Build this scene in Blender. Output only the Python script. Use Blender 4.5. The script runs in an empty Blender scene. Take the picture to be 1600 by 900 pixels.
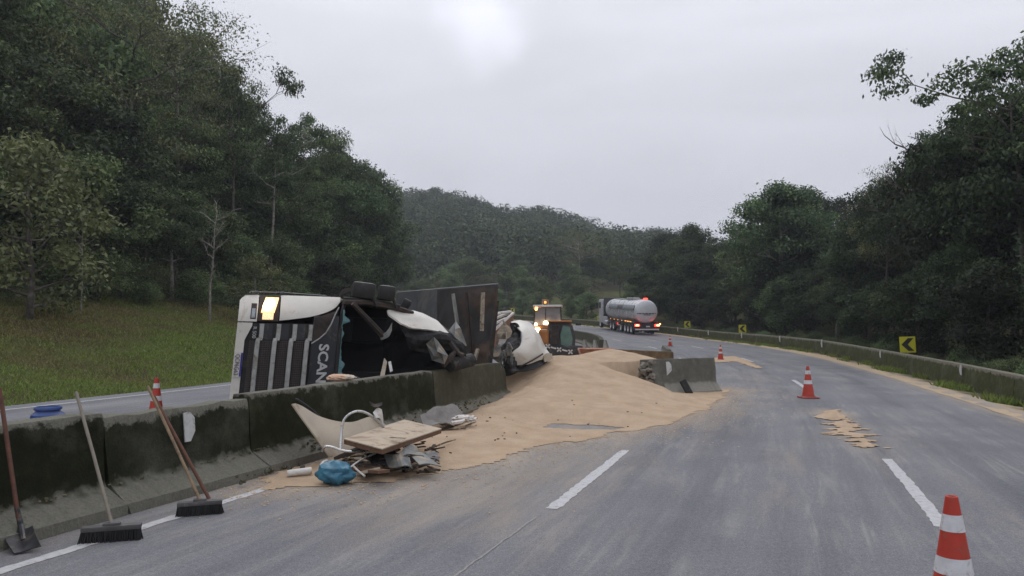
import bpy, bmesh, math, random
import numpy as np
from mathutils import Vector, Matrix, noise as mnoise
R = math.radians
scene = bpy.context.scene
col = scene.collection
# ------------------------------------------------------------------ camera
F_PX, Y_HOR, CAM_H = 1180.0, 510.0, 1.7          # focal length and horizon in photo pixels (1600x900)
PITCH = math.atan((Y_HOR - 450) / F_PX)
cam_d = bpy.data.cameras.new('camera'); cam = bpy.data.objects.new('camera', cam_d); col.objects.link(cam)
cam.location = (0, 0, CAM_H); cam.rotation_euler = (math.pi / 2 + PITCH, 0, 0)
cam_d.sensor_width = 36; cam_d.lens = F_PX / 1600 * 36; cam_d.clip_start = .05; cam_d.clip_end = 6000
scene.camera = cam
# ------------------------------------------------------------------ overcast sky
SUN_EL, SUN_AZ = R(48), R(-12)                    # azimuth from +Y, towards +X
w = bpy.data.worlds.new('World'); scene.world = w; w.use_nodes = True
nt = w.node_tree; nt.nodes.clear()
def N(tree, typ, **kw):
    n = tree.nodes.new(typ)
    for k, v in kw.items():
        if k.startswith('i_'):
            key = k[2:]; key = int(key) if key.isdigit() else key
            n.inputs[key].default_value = v
        else: setattr(n, k, v)
    return n
L = nt.links.new
out = N(nt, 'ShaderNodeOutputWorld'); bg = N(nt, 'ShaderNodeBackground', i_Strength=1.0); L(bg.outputs[0], out.inputs[0])
sky = N(nt, 'ShaderNodeTexSky', sky_type='NISHITA', sun_disc=False, sun_elevation=SUN_EL, sun_rotation=SUN_AZ)
skys = N(nt, 'ShaderNodeVectorMath', operation='SCALE'); skys.inputs['Scale'].default_value = .05; L(sky.outputs[0], skys.inputs[0])
tc = N(nt, 'ShaderNodeTexCoord'); sep = N(nt, 'ShaderNodeSeparateXYZ'); L(tc.outputs['Generated'], sep.inputs[0])
el = N(nt, 'ShaderNodeMapRange'); el.inputs[1].default_value = 0; el.inputs[2].default_value = 1; el.inputs[3].default_value = .59; el.inputs[4].default_value = 1.26
L(sep.outputs[2], el.inputs[0])                  # overcast: horizon dimmer than zenith
mp = N(nt, 'ShaderNodeMapping'); mp.inputs['Scale'].default_value = (1.6, 1.6, 7.0); mp.inputs['Rotation'].default_value = (R(6), R(-5), 0); L(tc.outputs['Generated'], mp.inputs[0])
cl = N(nt, 'ShaderNodeTexNoise', i_Scale=1.5, i_Detail=4.0, i_Roughness=.5, i_Distortion=.4); L(mp.outputs[0], cl.inputs[0])
clr = N(nt, 'ShaderNodeMapRange'); clr.inputs[1].default_value = .3; clr.inputs[2].default_value = .7; clr.inputs[3].default_value = .92; clr.inputs[4].default_value = 1.07
L(cl.outputs[0], clr.inputs[0])
mul = N(nt, 'ShaderNodeMath', operation='MULTIPLY'); L(el.outputs[0], mul.inputs[0]); L(clr.outputs[0], mul.inputs[1])
# thin spot in the cloud layer
spot = N(nt, 'ShaderNodeVectorMath', operation='DISTANCE'); spot.inputs[1].default_value = (-.035, .925, .375)
nrm = N(nt, 'ShaderNodeVectorMath', operation='NORMALIZE'); L(tc.outputs['Generated'], nrm.inputs[0])
wn = N(nt, 'ShaderNodeTexNoise', i_Scale=9.0, i_Detail=3.0); L(nrm.outputs[0], wn.inputs[0])
wsc = N(nt, 'ShaderNodeVectorMath', operation='MULTIPLY_ADD'); wsc.inputs[1].default_value = (.1, .1, .1); L(wn.outputs['Color'], wsc.inputs[0]); L(nrm.outputs[0], wsc.inputs[2])
wof = N(nt, 'ShaderNodeVectorMath', operation='SUBTRACT'); wof.inputs[1].default_value = (.05, .05, .05); L(wsc.outputs[0], wof.inputs[0])
L(wof.outputs[0], spot.inputs[0])
spr = N(nt, 'ShaderNodeMapRange', interpolation_type='SMOOTHERSTEP'); spr.inputs[1].default_value = .0; spr.inputs[2].default_value = .085; spr.inputs[3].default_value = 1.25; spr.inputs[4].default_value = 1.0
L(spot.outputs['Value'], spr.inputs[0])
mul2 = N(nt, 'ShaderNodeMath', operation='MULTIPLY'); L(mul.outputs[0], mul2.inputs[0]); L(spr.outputs[0], mul2.inputs[1])
ccol = N(nt, 'ShaderNodeVectorMath', operation='SCALE'); ccol.inputs[0].default_value = (.94, .953, 1.035); L(mul2.outputs[0], ccol.inputs['Scale'])
mx = N(nt, 'ShaderNodeMix', data_type='RGBA'); mx.inputs[0].default_value = .94
L(skys.outputs[0], mx.inputs[6]); L(ccol.outputs[0], mx.inputs[7]); L(mx.outputs[2], bg.inputs[0])
sun_d = bpy.data.lights.new('sun', 'SUN'); sun_d.energy = .55; sun_d.angle = R(35); sun_d.color = (1, .97, .93)
sun = bpy.data.objects.new('sun', sun_d); col.objects.link(sun)
sd = Vector((math.sin(SUN_AZ) * math.cos(SUN_EL), math.cos(SUN_AZ) * math.cos(SUN_EL), math.sin(SUN_EL)))
sun.rotation_euler = sd.to_track_quat('Z', 'Y').to_euler(); sun.location = sd * 60
vs = scene.view_settings; vs.view_transform = 'Standard'; vs.look = 'None'; vs.gamma = 1; vs.exposure = .14; vs.use_curve_mapping = False
scene.render.engine = 'CYCLES'
cy = scene.cycles; cy.use_denoising = True; cy.max_bounces = 5; cy.diffuse_bounces = 2; cy.glossy_bounces = 2; cy.transmission_bounces = 3; cy.transparent_max_bounces = 4; cy.volume_bounces = 0
cy.use_adaptive_sampling = True; cy.adaptive_threshold = .025; cy.caustics_reflective = False; cy.caustics_refractive = False; cy.sample_clamp_indirect = 5
# ------------------------------------------------------------------ pixel -> place
def ray(u, v):
    x = (u - 800) / F_PX; y = (450 - v) / F_PX
    return Vector((x, math.cos(PITCH) - math.sin(PITCH) * y, math.sin(PITCH) + math.cos(PITCH) * y))
def G(u, v, z=0.0):                               # where that pixel's ray meets the level z
    d = ray(u, v); t = (z - CAM_H) / d.z
    return Vector((0, 0, CAM_H)) + d * t
def P(u, v, D):                                   # the point of that pixel's ray at distance D along the view
    d = ray(u, v); return Vector((0, 0, CAM_H)) + d * (D / d.y)
def pix(p):
    z = p[2] - CAM_H; d = p[1] * math.cos(PITCH) + z * math.sin(PITCH); up = -p[1] * math.sin(PITCH) + z * math.cos(PITCH)
    return 800 + F_PX * p[0] / d, 450 - F_PX * up / d
# ------------------------------------------------------------------ mesh helpers
class MB:
    def __init__(s): s.v = []; s.f = []
    def add(s, vs, fs):
        o = len(s.v); s.v += [Vector(p) for p in vs]; s.f += [tuple(i + o for i in f) for f in fs]; return s
    def box(s, c, size, rot=None, taper=1.0):
        sx, sy, sz = size[0] / 2, size[1] / 2, size[2] / 2; c = Vector(c)
        pts = [Vector((x * (taper if z > 0 else 1), y * (taper if z > 0 else 1), z)) for z in (-sz, sz) for y in (-sy, sy) for x in (-sx, sx)]
        if rot is not None: pts = [rot @ p for p in pts]
        return s.add([c + p for p in pts], [(0, 2, 3, 1), (4, 5, 7, 6), (0, 1, 5, 4), (2, 6, 7, 3), (0, 4, 6, 2), (1, 3, 7, 5)])
    def bbox(s, c, size, rot=None, b=.02):         # box with bevelled edges
        bm = bmesh.new(); bmesh.ops.create_cube(bm, size=1)
        for v in bm.verts: v.co = Vector((v.co.x * size[0], v.co.y * size[1], v.co.z * size[2]))
        bmesh.ops.bevel(bm, geom=list(bm.edges), offset=min(b, min(size) * .45), segments=2, profile=.6, affect='EDGES')
        c = Vector(c); bm.verts.ensure_lookup_table()
        vs = [c + (rot @ v.co if rot is not None else v.co) for v in bm.verts]
        fs = [[v.index for v in f.verts] for f in bm.faces]; bm.free(); return s.add(vs, fs)
    def tube(s, path, r, n=8, cap=True):
        path = [Vector(p) for p in path]; m = len(path)
        rs = r if isinstance(r, (list, tuple)) else [r] * m
        o = len(s.v); pa = None
        for i, p in enumerate(path):
            t = (path[min(i + 1, m - 1)] - path[max(i - 1, 0)]).normalized()
            if pa is None: pa = t.orthogonal().normalized()
            else: pa = (pa - t * pa.dot(t)).normalized()
            pb = t.cross(pa)
            for k in range(n):
                a = 2 * math.pi * k / n; s.v.append(p + (pa * math.cos(a) + pb * math.sin(a)) * rs[i])
        for i in range(m - 1):
            for k in range(n):
                s.f.append((o + i * n + k, o + i * n + (k + 1) % n, o + (i + 1) * n + (k + 1) % n, o + (i + 1) * n + k))
        if cap:
            s.f.append(tuple(o + k for k in reversed(range(n)))); s.f.append(tuple(o + (m - 1) * n + k for k in range(n)))
        return s
    def lathe(s, prof, n=24, c=(0, 0, 0), rot=None):   # prof: (r, z)
        c = Vector(c); o = len(s.v)
        for r, z in prof:
            for k in range(n):
                a = 2 * math.pi * k / n; p = Vector((r * math.cos(a), r * math.sin(a), z))
                s.v.append(c + (rot @ p if rot is not None else p))
        for i in range(len(prof) - 1):
            for k in range(n):
                s.f.append((o + i * n + k, o + i * n + (k + 1) % n, o + (i + 1) * n + (k + 1) % n, o + (i + 1) * n + k))
        return s
    def prism(s, poly, ext):                       # poly: 3D outline, ext: thickness vector
        n = len(poly); ext = Vector(ext); vs = [Vector(p) for p in poly] + [Vector(p) + ext for p in poly]
        fs = [tuple(reversed(range(n))), tuple(range(n, 2 * n))] + [(i, (i + 1) % n, n + (i + 1) % n, n + i) for i in range(n)]
        return s.add(vs, fs)
    def patch(s, rows, nu=14, nv=10, thick=0.0, bump=0.0, seed=0, fq=5):  # smooth sheet through a net of points
        rows = [[Vector(p) for p in r] for r in rows]
        def cr(pts, t):
            n = len(pts) - 1; x = t * n; i = min(int(x), n - 1); f = x - i
            p0 = pts[max(i - 1, 0)]; p1 = pts[i]; p2 = pts[i + 1]; p3 = pts[min(i + 2, n)]
            return .5 * ((2 * p1) + (p2 - p0) * f + (2 * p0 - 5 * p1 + 4 * p2 - p3) * f * f + (3 * p1 - p0 - 3 * p2 + p3) * f ** 3)
        grid = []
        for j in range(nv + 1):
            cps = [cr([r[k] for r in rows], j / nv) for k in range(len(rows[0]))]
            grid.append([cr(cps, i / nu) for i in range(nu + 1)])
        def nrm(j, i):
            a = grid[j][min(i + 1, nu)] - grid[j][max(i - 1, 0)]; b = grid[min(j + 1, nv)][i] - grid[max(j - 1, 0)][i]
            c = a.cross(b); return c.normalized() if c.length > 1e-9 else Vector((0, -1, 0))
        nr = [[nrm(j, i) for i in range(nu + 1)] for j in range(nv + 1)]
        if bump:
            for j in range(nv + 1):
                for i in range(nu + 1): grid[j][i] = grid[j][i] + nr[j][i] * bump * mnoise.noise(grid[j][i] * fq + Vector((seed, seed, 0)))
        W = nu + 1; vs = [p for r in grid for p in r]
        fs = [(j * W + i, j * W + i + 1, (j + 1) * W + i + 1, (j + 1) * W + i) for j in range(nv) for i in range(nu)]
        if thick:
            o = len(vs); vs += [grid[j][i] - nr[j][i] * thick for j in range(nv + 1) for i in range(nu + 1)]
            fs += [tuple(o + k for k in reversed(f)) for f in fs[:nu * nv]]
            rim = [(0, i) for i in range(nu)] + [(j, nu) for j in range(nv)] + [(nv, i) for i in range(nu, 0, -1)] + [(j, 0) for j in range(nv, 0, -1)]
            ids = [j * W + i for j, i in rim]
            fs += [(ids[k], o + ids[k], o + ids[(k + 1) % len(ids)], ids[(k + 1) % len(ids)]) for k in range(len(ids))]
        return s.add(vs, fs)
    def build(s, name, mat, parent=None, smooth=False, org=None):
        o0 = Vector((0, 0, 0))
        if org is not None: o0 = Vector(org)
        elif parent is not None and parent.get('_w'): o0 = Vector(parent['_w'])
        me = bpy.data.meshes.new(name); me.from_pydata([p - o0 for p in s.v], [], s.f); me.update()
        bm = bmesh.new(); bm.from_mesh(me); bmesh.ops.recalc_face_normals(bm, faces=bm.faces[:]); bm.to_mesh(me); bm.free()
        me.materials.append(mat)
        if smooth:
            me.polygons.foreach_set('use_smooth', [True] * len(me.polygons))
            try: me.set_sharp_from_angle(angle=R(38))
            except Exception: pass
        o = bpy.data.objects.new(name, me); col.objects.link(o)
        if parent is not None:
            o.parent = parent
            if parent.get('_w'): o['_w'] = list(parent['_w'])
        elif org is not None: o.location = org
        return o
def raw(name, verts, faces, mat, smooth=False):
    me = bpy.data.meshes.new(name); verts = np.asarray(verts, 'f4'); faces = np.asarray(faces, 'i4')
    n = faces.shape[1]
    me.vertices.add(len(verts)); me.vertices.foreach_set('co', verts.ravel())
    me.loops.add(faces.size); me.loops.foreach_set('vertex_index', faces.ravel())
    me.polygons.add(len(faces)); me.polygons.foreach_set('loop_start', np.arange(0, faces.size, n, dtype='i4'))
    me.update(calc_edges=True); me.validate()
    if smooth: me.polygons.foreach_set('use_smooth', np.ones(len(me.polygons), bool))
    if mat: me.materials.append(mat)
    return me
def link(name, me, parent=None, loc=(0, 0, 0)):
    o = bpy.data.objects.new(name, me); col.objects.link(o); o.location = loc; o.parent = parent; return o
def tag(o, label, cat, group=None):
    o['label'] = label; o['category'] = cat
    if group: o['group'] = group
    return o
def thing(name, label, cat, loc=(0, 0, 0), rot=(0, 0, 0), group=None, world=False):
    o = bpy.data.objects.new(name, None); col.objects.link(o); o.empty_display_size = .1
    o.location = loc; o.rotation_euler = rot; tag(o, label, cat, group)
    if world: o['_w'] = list(Vector(loc))          # its parts are given in world coordinates
    return o
def struct(o, kind='structure'): o['kind'] = kind; return o
def copy_tree(o, parent=None):
    c = o.copy(); col.objects.link(c); c.parent = parent
    for ch in list(o.children): copy_tree(ch, c)
    return c
def text_mesh(body, size, ext=.004, align='CENTER', bold=0.0):
    cu = bpy.data.curves.new('lettering', 'FONT'); cu.body = body; cu.size = size; cu.extrude = ext; cu.align_x = align; cu.align_y = 'CENTER'; cu.offset = bold; cu.resolution_u = 3
    o = bpy.data.objects.new('lettering', cu); col.objects.link(o); dg = bpy.context.evaluated_depsgraph_get()
    me = bpy.data.meshes.new_from_object(o.evaluated_get(dg)); bpy.data.objects.remove(o); bpy.data.curves.remove(cu); return me
# ------------------------------------------------------------------ materials
def newmat(name):
    m = bpy.data.materials.new(name); m.use_nodes = True; t = m.node_tree; t.nodes.clear()
    o = N(t, 'ShaderNodeOutputMaterial'); b = N(t, 'ShaderNodeBsdfPrincipled'); t.links.new(b.outputs[0], o.inputs[0]); return m, t, b, o
def ramp(t, src, stops):
    r = N(t, 'ShaderNodeValToRGB'); e = r.color_ramp.elements
    while len(e) < len(stops): e.new(.5)
    for k, (p, c) in enumerate(stops):
        e[k].position = p; e[k].color = (*c, 1) if len(c) == 3 else c
    t.links.new(src, r.inputs[0]); return r
def vnoise(t, scale, detail=5, rough=.55, vec=None, dist=0):
    n = N(t, 'ShaderNodeTexNoise', i_Scale=scale, i_Detail=detail, i_Roughness=rough, i_Distortion=dist)
    if vec is None:
        g = N(t, 'ShaderNodeNewGeometry'); vec = g.outputs['Position']
    t.links.new(vec, n.inputs['Vector']); return n
def mixc(t, fac, a, b, mode='MIX'):
    m = N(t, 'ShaderNodeMix', data_type='RGBA', blend_type=mode)
    for sock, val in ((0, fac), (6, a), (7, b)):
        if isinstance(val, (int, float)): m.inputs[sock].default_value = val
        elif isinstance(val, tuple): m.inputs[sock].default_value = (*val, 1)
        else: t.links.new(val, m.inputs[sock])
    return m.outputs[2]
def maprange(t, src, a, b, c=0, d=1):
    m = N(t, 'ShaderNodeMapRange'); t.links.new(src, m.inputs[0])
    for i, x in enumerate((a, b, c, d)): m.inputs[i + 1].default_value = x
    return m.outputs[0]
def bump(t, b, src, strength=.3, dist=.02):
    n = N(t, 'ShaderNodeBump', i_Strength=strength, i_Distance=dist); t.links.new(src, n.inputs['Height']); t.links.new(n.outputs[0], b.inputs['Normal'])
def mat(name, c, rough=.6, metal=0.0, var=.25, scale=6.0, dirt=None, dirt_amt=.0, bmp=0.0, bscale=40, spec=.5, emit=None, estr=0):
    m, t, b, o = newmat(name)
    n1 = vnoise(t, scale, 6, .6)
    lo = tuple(x * (1 - var) for x in c); hi = tuple(min(1, x * (1 + var)) for x in c)
    cs = ramp(t, n1.outputs[0], [(.3, lo), (.7, hi)]).outputs[0]
    if dirt:
        n2 = vnoise(t, scale * .7, 8, .7, dist=.6); cs = mixc(t, maprange(t, n2.outputs[0], .62 - dirt_amt * .35, .72 - dirt_amt * .2), cs, dirt)
    t.links.new(cs, b.inputs['Base Color'])
    rr = maprange(t, n1.outputs[0], .3, .7, max(0, rough - .12), min(1, rough + .12)); t.links.new(rr, b.inputs['Roughness'])
    b.inputs['Metallic'].default_value = metal; b.inputs['Specular IOR Level'].default_value = spec
    if bmp: bump(t, b, vnoise(t, bscale, 6, .65).outputs[0], bmp, .02)
    if emit: m.cycles.emission_sampling = 'NONE' if estr < 8 else 'AUTO'
    if emit: b.inputs['Emission Color'].default_value = (*emit, 1); b.inputs['Emission Strength'].default_value = estr
    return m
DUST = (.42, .31, .2)
M = {}
M['white'] = mat('cab_white_paint', (.62, .59, .53), .38, var=.07, scale=3, dirt=(.42, .35, .27), dirt_amt=.12)
M['black'] = mat('black_plastic', (.013, .012, .012), .6, var=.35, scale=5, dirt=(.05, .04, .033), dirt_amt=.2)
M['panel'] = mat('charcoal_paint', (.024, .025, .03), .42, var=.2, scale=5, dirt=(.1, .09, .08), dirt_amt=.2)
M['dark'] = mat('dark_interior', (.012, .012, .013), .8, var=.4, scale=4)
M['silver'] = mat('silver_trim', (.38, .38, .365), .4, .3, var=.12, scale=8, dirt=(.2, .16, .12), dirt_amt=.3)
M['letter'] = mat('pale_metal_lettering', (.5, .5, .49), .45, .2, var=.08, scale=8)
M['steel'] = mat('brushed_steel', (.55, .55, .56), .3, .9, var=.1, scale=6)
M['chrome'] = mat('tube_steel', (.5, .5, .5), .3, .8, var=.15, scale=15, dirt=DUST, dirt_amt=.2)
M['rubber'] = mat('rubber', (.018, .018, .019), .8, var=.3, scale=12, dirt=(.12, .1, .08), dirt_amt=.25)
M['rust'] = mat('rusty_brown_steel', (.05, .034, .027), .75, .1, var=.4, scale=5, dirt=(.02, .016, .014), dirt_amt=.4, bmp=.2)
M['trailer'] = mat('dark_trailer_panel', (.035, .031, .03), .65, var=.45, scale=2.2, dirt=(.09, .055, .035), dirt_amt=.35, bmp=.15, bscale=12)
M['trailer_grey'] = mat('grey_trailer_panel', (.075, .08, .085), .6, var=.35, scale=1.8, dirt=(.14, .13, .12), dirt_amt=.3, bmp=.15, bscale=10)
M['plank'] = mat('pale_batten', (.34, .29, .22), .8, var=.25, scale=10, dirt=(.12, .08, .05), dirt_amt=.3)
M['ply'] = mat('beige_board', (.42, .34, .25), .75, var=.1, scale=5, dirt=(.2, .13, .08), dirt_amt=.25, bmp=.08)
M['ply_edge'] = mat('brown_board_edge', (.13, .07, .04), .85, var=.35, scale=25)
M['beige'] = mat('beige_plastic', (.40, .34, .26), .6, var=.08, scale=3, dirt=(.24, .17, .1), dirt_amt=.25)
M['grey_sheet'] = mat('grey_sheet', (.15, .155, .15), .55, .2, var=.25, scale=6, dirt=(.3, .24, .16), dirt_amt=.3)
M['darkwood'] = mat('dark_broken_wood', (.07, .05, .035), .85, var=.5, scale=14, dirt=DUST, dirt_amt=.2)
M['blue'] = mat('blue_plastic_bag', (.035, .15, .23), .45, var=.25, scale=14)
M['barrel'] = mat('blue_barrel', (.02, .055, .2), .4, var=.2, scale=8, dirt=(.1, .1, .12), dirt_amt=.2)
M['teal'] = mat('shattered_glass', (.13, .27, .28), .35, var=.4, scale=60, bmp=.6, bscale=120)
M['cloth'] = mat('pale_orange_cloth', (.55, .36, .25), .9, var=.2, scale=9, bmp=.3, bscale=30)
M['cloth_pale'] = mat('pale_cloth', (.6, .52, .42), .9, var=.15, scale=9, bmp=.3, bscale=30)
M['whiteplastic'] = mat('white_plastic', (.6, .58, .55), .5, var=.12, scale=9, dirt=DUST, dirt_amt=.25)
M['orange_cone'] = mat('orange_red_cone_rubber', (.44, .038, .02), .55, var=.14, scale=14, dirt=(.24, .09, .06), dirt_amt=.22)
M['coneband'] = mat('white_reflective_band', (.62, .62, .64), .45, var=.1, scale=18, dirt=(.34, .3, .27), dirt_amt=.25)
M['conedark'] = mat('cone_base_rubber', (.30, .05, .035), .75, var=.25, scale=12, dirt=(.2, .15, .1), dirt_amt=.3)
M['wood'] = mat('worn_wood_handle', (.22, .15, .085), .7, var=.25, scale=16, dirt=(.1, .07, .05), dirt_amt=.3)
M['wood_red'] = mat('reddish_wood_handle', (.13, .055, .035), .7, var=.3, scale=16)
M['wood_grey'] = mat('weathered_wood_handle', (.19, .165, .13), .75, var=.2, scale=16)
M['bristle'] = mat('black_bristles', (.012, .012, .013), .7, var=.3, scale=30)
M['broomblock'] = mat('dusty_broom_block', (.075, .072, .072), .7, var=.25, scale=12, dirt=(.2, .18, .16), dirt_amt=.2)
M['iron'] = mat('dark_worn_steel', (.06, .06, .066), .45, .5, var=.3, scale=10, dirt=(.16, .14, .12), dirt_amt=.3)
M['yellow'] = mat('sign_yellow', (.52, .50, .015), .5, var=.05, scale=6)
M['signblack'] = mat('sign_black', (.012, .012, .014), .5, var=.2, scale=6)
M['galv'] = mat('galvanised_post', (.25, .25, .25), .5, .6, var=.2, scale=8)
M['tank'] = mat('tank_stainless', (.58, .59, .60), .32, .75, var=.06, scale=2)
M['tankwhite'] = mat('tank_end_white', (.60, .61, .63), .4, .15, var=.04, scale=2)
M['tankgrey'] = mat('tank_side_band', (.22, .23, .24), .35, .5, var=.1, scale=2)
M['cabgrey'] = mat('cab_pale_grey_paint', (.42, .43, .45), .35, var=.08, scale=2, dirt=(.25, .22, .2), dirt_amt=.2)
M['redlamp'] = mat('lit_red_lamp', (.5, .01, .01), .3, var=.05, emit=(1, .035, .02), estr=7)
M['redcore'] = mat('lit_red_lamp_core', (.8, .2, .1), .3, var=.05, emit=(1, .32, .12), estr=14)
M['reddim'] = mat('red_lamp', (.35, .01, .01), .3, var=.05, emit=(1, .03, .02), estr=1.2)
M['amber'] = mat('lit_amber_lamp', (.8, .3, .05), .3, var=.05, emit=(1, .42, .1), estr=1.6)
M['beacon'] = mat('lit_orange_beacon', (.9, .3, .02), .3, var=.05, emit=(1, .33, .06), estr=16)
M['worklamp'] = mat('lit_work_lamp', (1, .8, .5), .3, var=.05, emit=(1, .66, .32), estr=14)
M['headlamp'] = mat('lit_headlamp', (1, .9, .7), .3, var=.05, emit=(1, .80, .52), estr=9)
M['headwarm'] = mat('warm_headlamp_glass', (.9, .6, .3), .3, var=.1, emit=(1, .58, .24), estr=1.3)
M['headlow'] = mat('headlamp_reflector', (.75, .6, .4), .25, .6, var=.2, scale=30, emit=(1, .62, .28), estr=.8)
M['loader'] = mat('orange_machine_paint', (.36, .13, .025), .5, var=.2, scale=4, dirt=(.2, .13, .07), dirt_amt=.35)
M['redpaint'] = mat('dusty_red_bucket_paint', (.42, .2, .15), .65, var=.25, scale=5, dirt=(.5, .37, .26), dirt_amt=.4)
M['machdark'] = mat('dark_machine_steel', (.04, .04, .043), .6, .2, var=.3, scale=6, dirt=(.13, .11, .09), dirt_amt=.3)
M['glassgreen'] = mat('green_cab_glass', (.10, .17, .145), .12, var=.2, scale=3)
M['glassgrey'] = mat('grey_cab_glass', (.2, .2, .21), .12, var=.15, scale=3)
M['plateblue'] = mat('plate_blue', (.03, .03, .2), .5, var=.1)
M['plateink'] = mat('plate_lettering', (.09, .05, .07), .6, var=.1)
M['reflector'] = mat('white_barrier_reflector', (.50, .51, .50), .5, var=.1, scale=15, dirt=(.26, .24, .21), dirt_amt=.25)
M['lens'] = mat('clear_lamp_lens', (.3, .34, .36), .15, var=.3, scale=25)
# ------------------------------------------------------------------ road alignment (s along the median, d to its right)
S = np.arange(-40, 420, .5)
_h = np.radians(np.interp(S, *zip(*[(-40, 20.5), (6, 20.5), (15, 18.5), (25, 15), (35, 10.5), (45, 5.5), (55, 1), (70, -6), (90, -18), (110, -36), (130, -56), (150, -70), (200, -80), (420, -84)])))
_z = np.interp(S, *zip(*[(-40, 0), (35, 0), (50, .2), (70, .5), (90, 1.3), (110, 2.5), (130, 3.6), (150, 4.7), (200, 7.0), (420, 15)]))
_k = np.ones(21) / 21
HD = np.convolve(np.pad(_h, 10, 'edge'), _k, 'valid'); ZR = np.convolve(np.pad(_z, 10, 'edge'), _k, 'valid')
CX = np.concatenate([[0], np.cumsum(np.sin(HD) * .5)[:-1]]); CY = np.concatenate([[0], np.cumsum(np.cos(HD) * .5)[:-1]])
_i0 = int(np.argmin(abs(S))); CX = CX - CX[_i0] - 6.397; CY = CY - CY[_i0]
def zroad(s): return np.interp(s, S, ZR)
def rd(s, d):                                     # arrays -> x, y
    h = np.interp(s, S, HD); return np.interp(s, S, CX) + d * np.cos(h), np.interp(s, S, CY) - d * np.sin(h)
def edge_d(s): return np.interp(s, [0, 25, 40, 55, 75, 90], [10.15, 10.1, 10.8, 11.6, 12.3, 12.6])
def bar_d(s): return np.interp(s, [0, 25, 40, 55, 75, 90], [12.0, 12.0, 12.2, 12.6, 13.2, 13.4])
def vdrop(s): return np.interp(s, [0, 24, 46], [.34, .30, 0])
def rp(s, d, z=0.0):
    x, y = rd(s, d); zz = zroad(s) + z
    bd = bar_d(s); ed = edge_d(s)
    if d > ed: zz -= vdrop(s) * min(1, (d - ed) / (bd - ed))
    return Vector((float(x), float(y), float(zz)))
def sd_of(x, y):                                  # nearest place on the road for arrays of points
    x = np.asarray(x, float).ravel(); y = np.asarray(y, float).ravel(); so = np.empty(len(x)); do = np.empty(len(x))
    for a in range(0, len(x), 4000):
        xx = x[a:a + 4000, None]; yy = y[a:a + 4000, None]
        i = np.argmin((xx - CX[None]) ** 2 + (yy - CY[None]) ** 2, 1)
        dx = x[a:a + 4000] - CX[i]; dy = y[a:a + 4000] - CY[i]; h = HD[i]
        so[a:a + 4000] = S[i]; r = np.hypot(dx, dy); sg = np.sign(dx * np.cos(h) - dy * np.sin(h)); do[a:a + 4000] = r * np.where(sg == 0, 1, sg)
    return so, do
def sstep(a, b, x): t = np.clip((x - a) / (b - a), 0, 1); return t * t * (3 - 2 * t)
def wav(x, y, f, sd=0):                           # cheap smooth 2D noise, -1..1
    r = 0
    for k in range(4):
        a = sd * 1.7 + k * 2.1; q = f * (1.7 ** k); r = r + np.sin(x * q * math.cos(a) + y * q * math.sin(a) + a * 3 + 1.3 * np.sin(y * q * .7 - x * q * .4 + a)) * (.62 ** k)
    return r / 2
RIDGE = ([-2000, 300, 600, 640, 680, 720, 760, 800, 850, 880, 920, 960, 1000, 1030, 1060, 1100, 1160, 1300, 1700, 4000], [250, 285, 312, 308, 304, 314, 328, 334, 332, 343, 355, 366, 369, 364, 376, 392, 420, 435, 430, 400])
def ground_z(x, y):
    x = np.asarray(x, float); y = np.asarray(y, float); sh = x.shape
    s, d = sd_of(x, y); x = x.ravel(); y = y.ravel(); z = zroad(s) - .15
    el_ = np.maximum(-d - 9.9, 0)
    bank = 3.2 * sstep(0, 15, el_) + np.minimum(.42 * np.maximum(el_ - 15, 0), 14) + .12 * wav(x, y, .5) * sstep(0, 4, el_)
    er = np.maximum(d - bar_d(s) - .4, 0)
    right = np.minimum(.13 * er, 6) + .15 * wav(x, y, .4, 2) * sstep(0, 5, er) - vdrop(s) * sstep(edge_d(s), bar_d(s), d)
    z = z + bank + right
    D = np.maximum(y, 1); u = np.clip(800 + F_PX * x / D, -2000, 4000)
    Rz = 1.7 + (Y_HOR - np.interp(u, *RIDGE)) * 360 / F_PX - 16
    far = sstep(150, 350, y) * (1 - .5 * sstep(380, 700, y))
    z = np.where(y > 150, z * (1 - far) + far * Rz + far * 3.5 * wav(x, y, .035, 5), z)
    return z.reshape(sh)
def gz(x, y): return float(ground_z(np.array([x]), np.array([y]))[0])
# ------------------------------------------------------------------ ground
xs = np.unique(np.concatenate([np.linspace(-700, -120, 18), np.arange(-120, -44, 4), np.arange(-44, 44, 1.0), np.arange(44, 120, 4), np.linspace(120, 700, 18)]))
ys = np.unique(np.concatenate([np.linspace(-200, -24, 8), np.arange(-20, 0, 2), np.arange(0, 145, 1.0), np.arange(145, 400, 6), np.linspace(400, 800, 12)]))
gx, gy = np.meshgrid(xs, ys); gzv = ground_z(gx, gy); W_ = len(xs)
ii = (np.arange(len(ys) - 1)[:, None] * W_ + np.arange(W_ - 1)[None]).ravel()
m_ground, t, b, _ = newmat('ground_soil_and_grass')
n1 = vnoise(t, .35, 6, .6); n2 = vnoise(t, 4, 7, .7); n3 = vnoise(t, 1.1, 5)
c1 = ramp(t, n2.outputs[0], [(.3, (.045, .055, .018)), (.55, (.09, .105, .033)), (.75, (.13, .125, .05))]).outputs[0]
c2 = ramp(t, n3.outputs[0], [(.3, (.045, .032, .02)), (.7, (.085, .065, .038))]).outputs[0]
t.links.new(mixc(t, maprange(t, n1.outputs[0], .42, .62), c1, c2), b.inputs['Base Color']); b.inputs['Roughness'].default_value = 1; b.inputs['Specular IOR Level'].default_value = .1
bump(t, b, n2.outputs[0], .7, .15)
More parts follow.
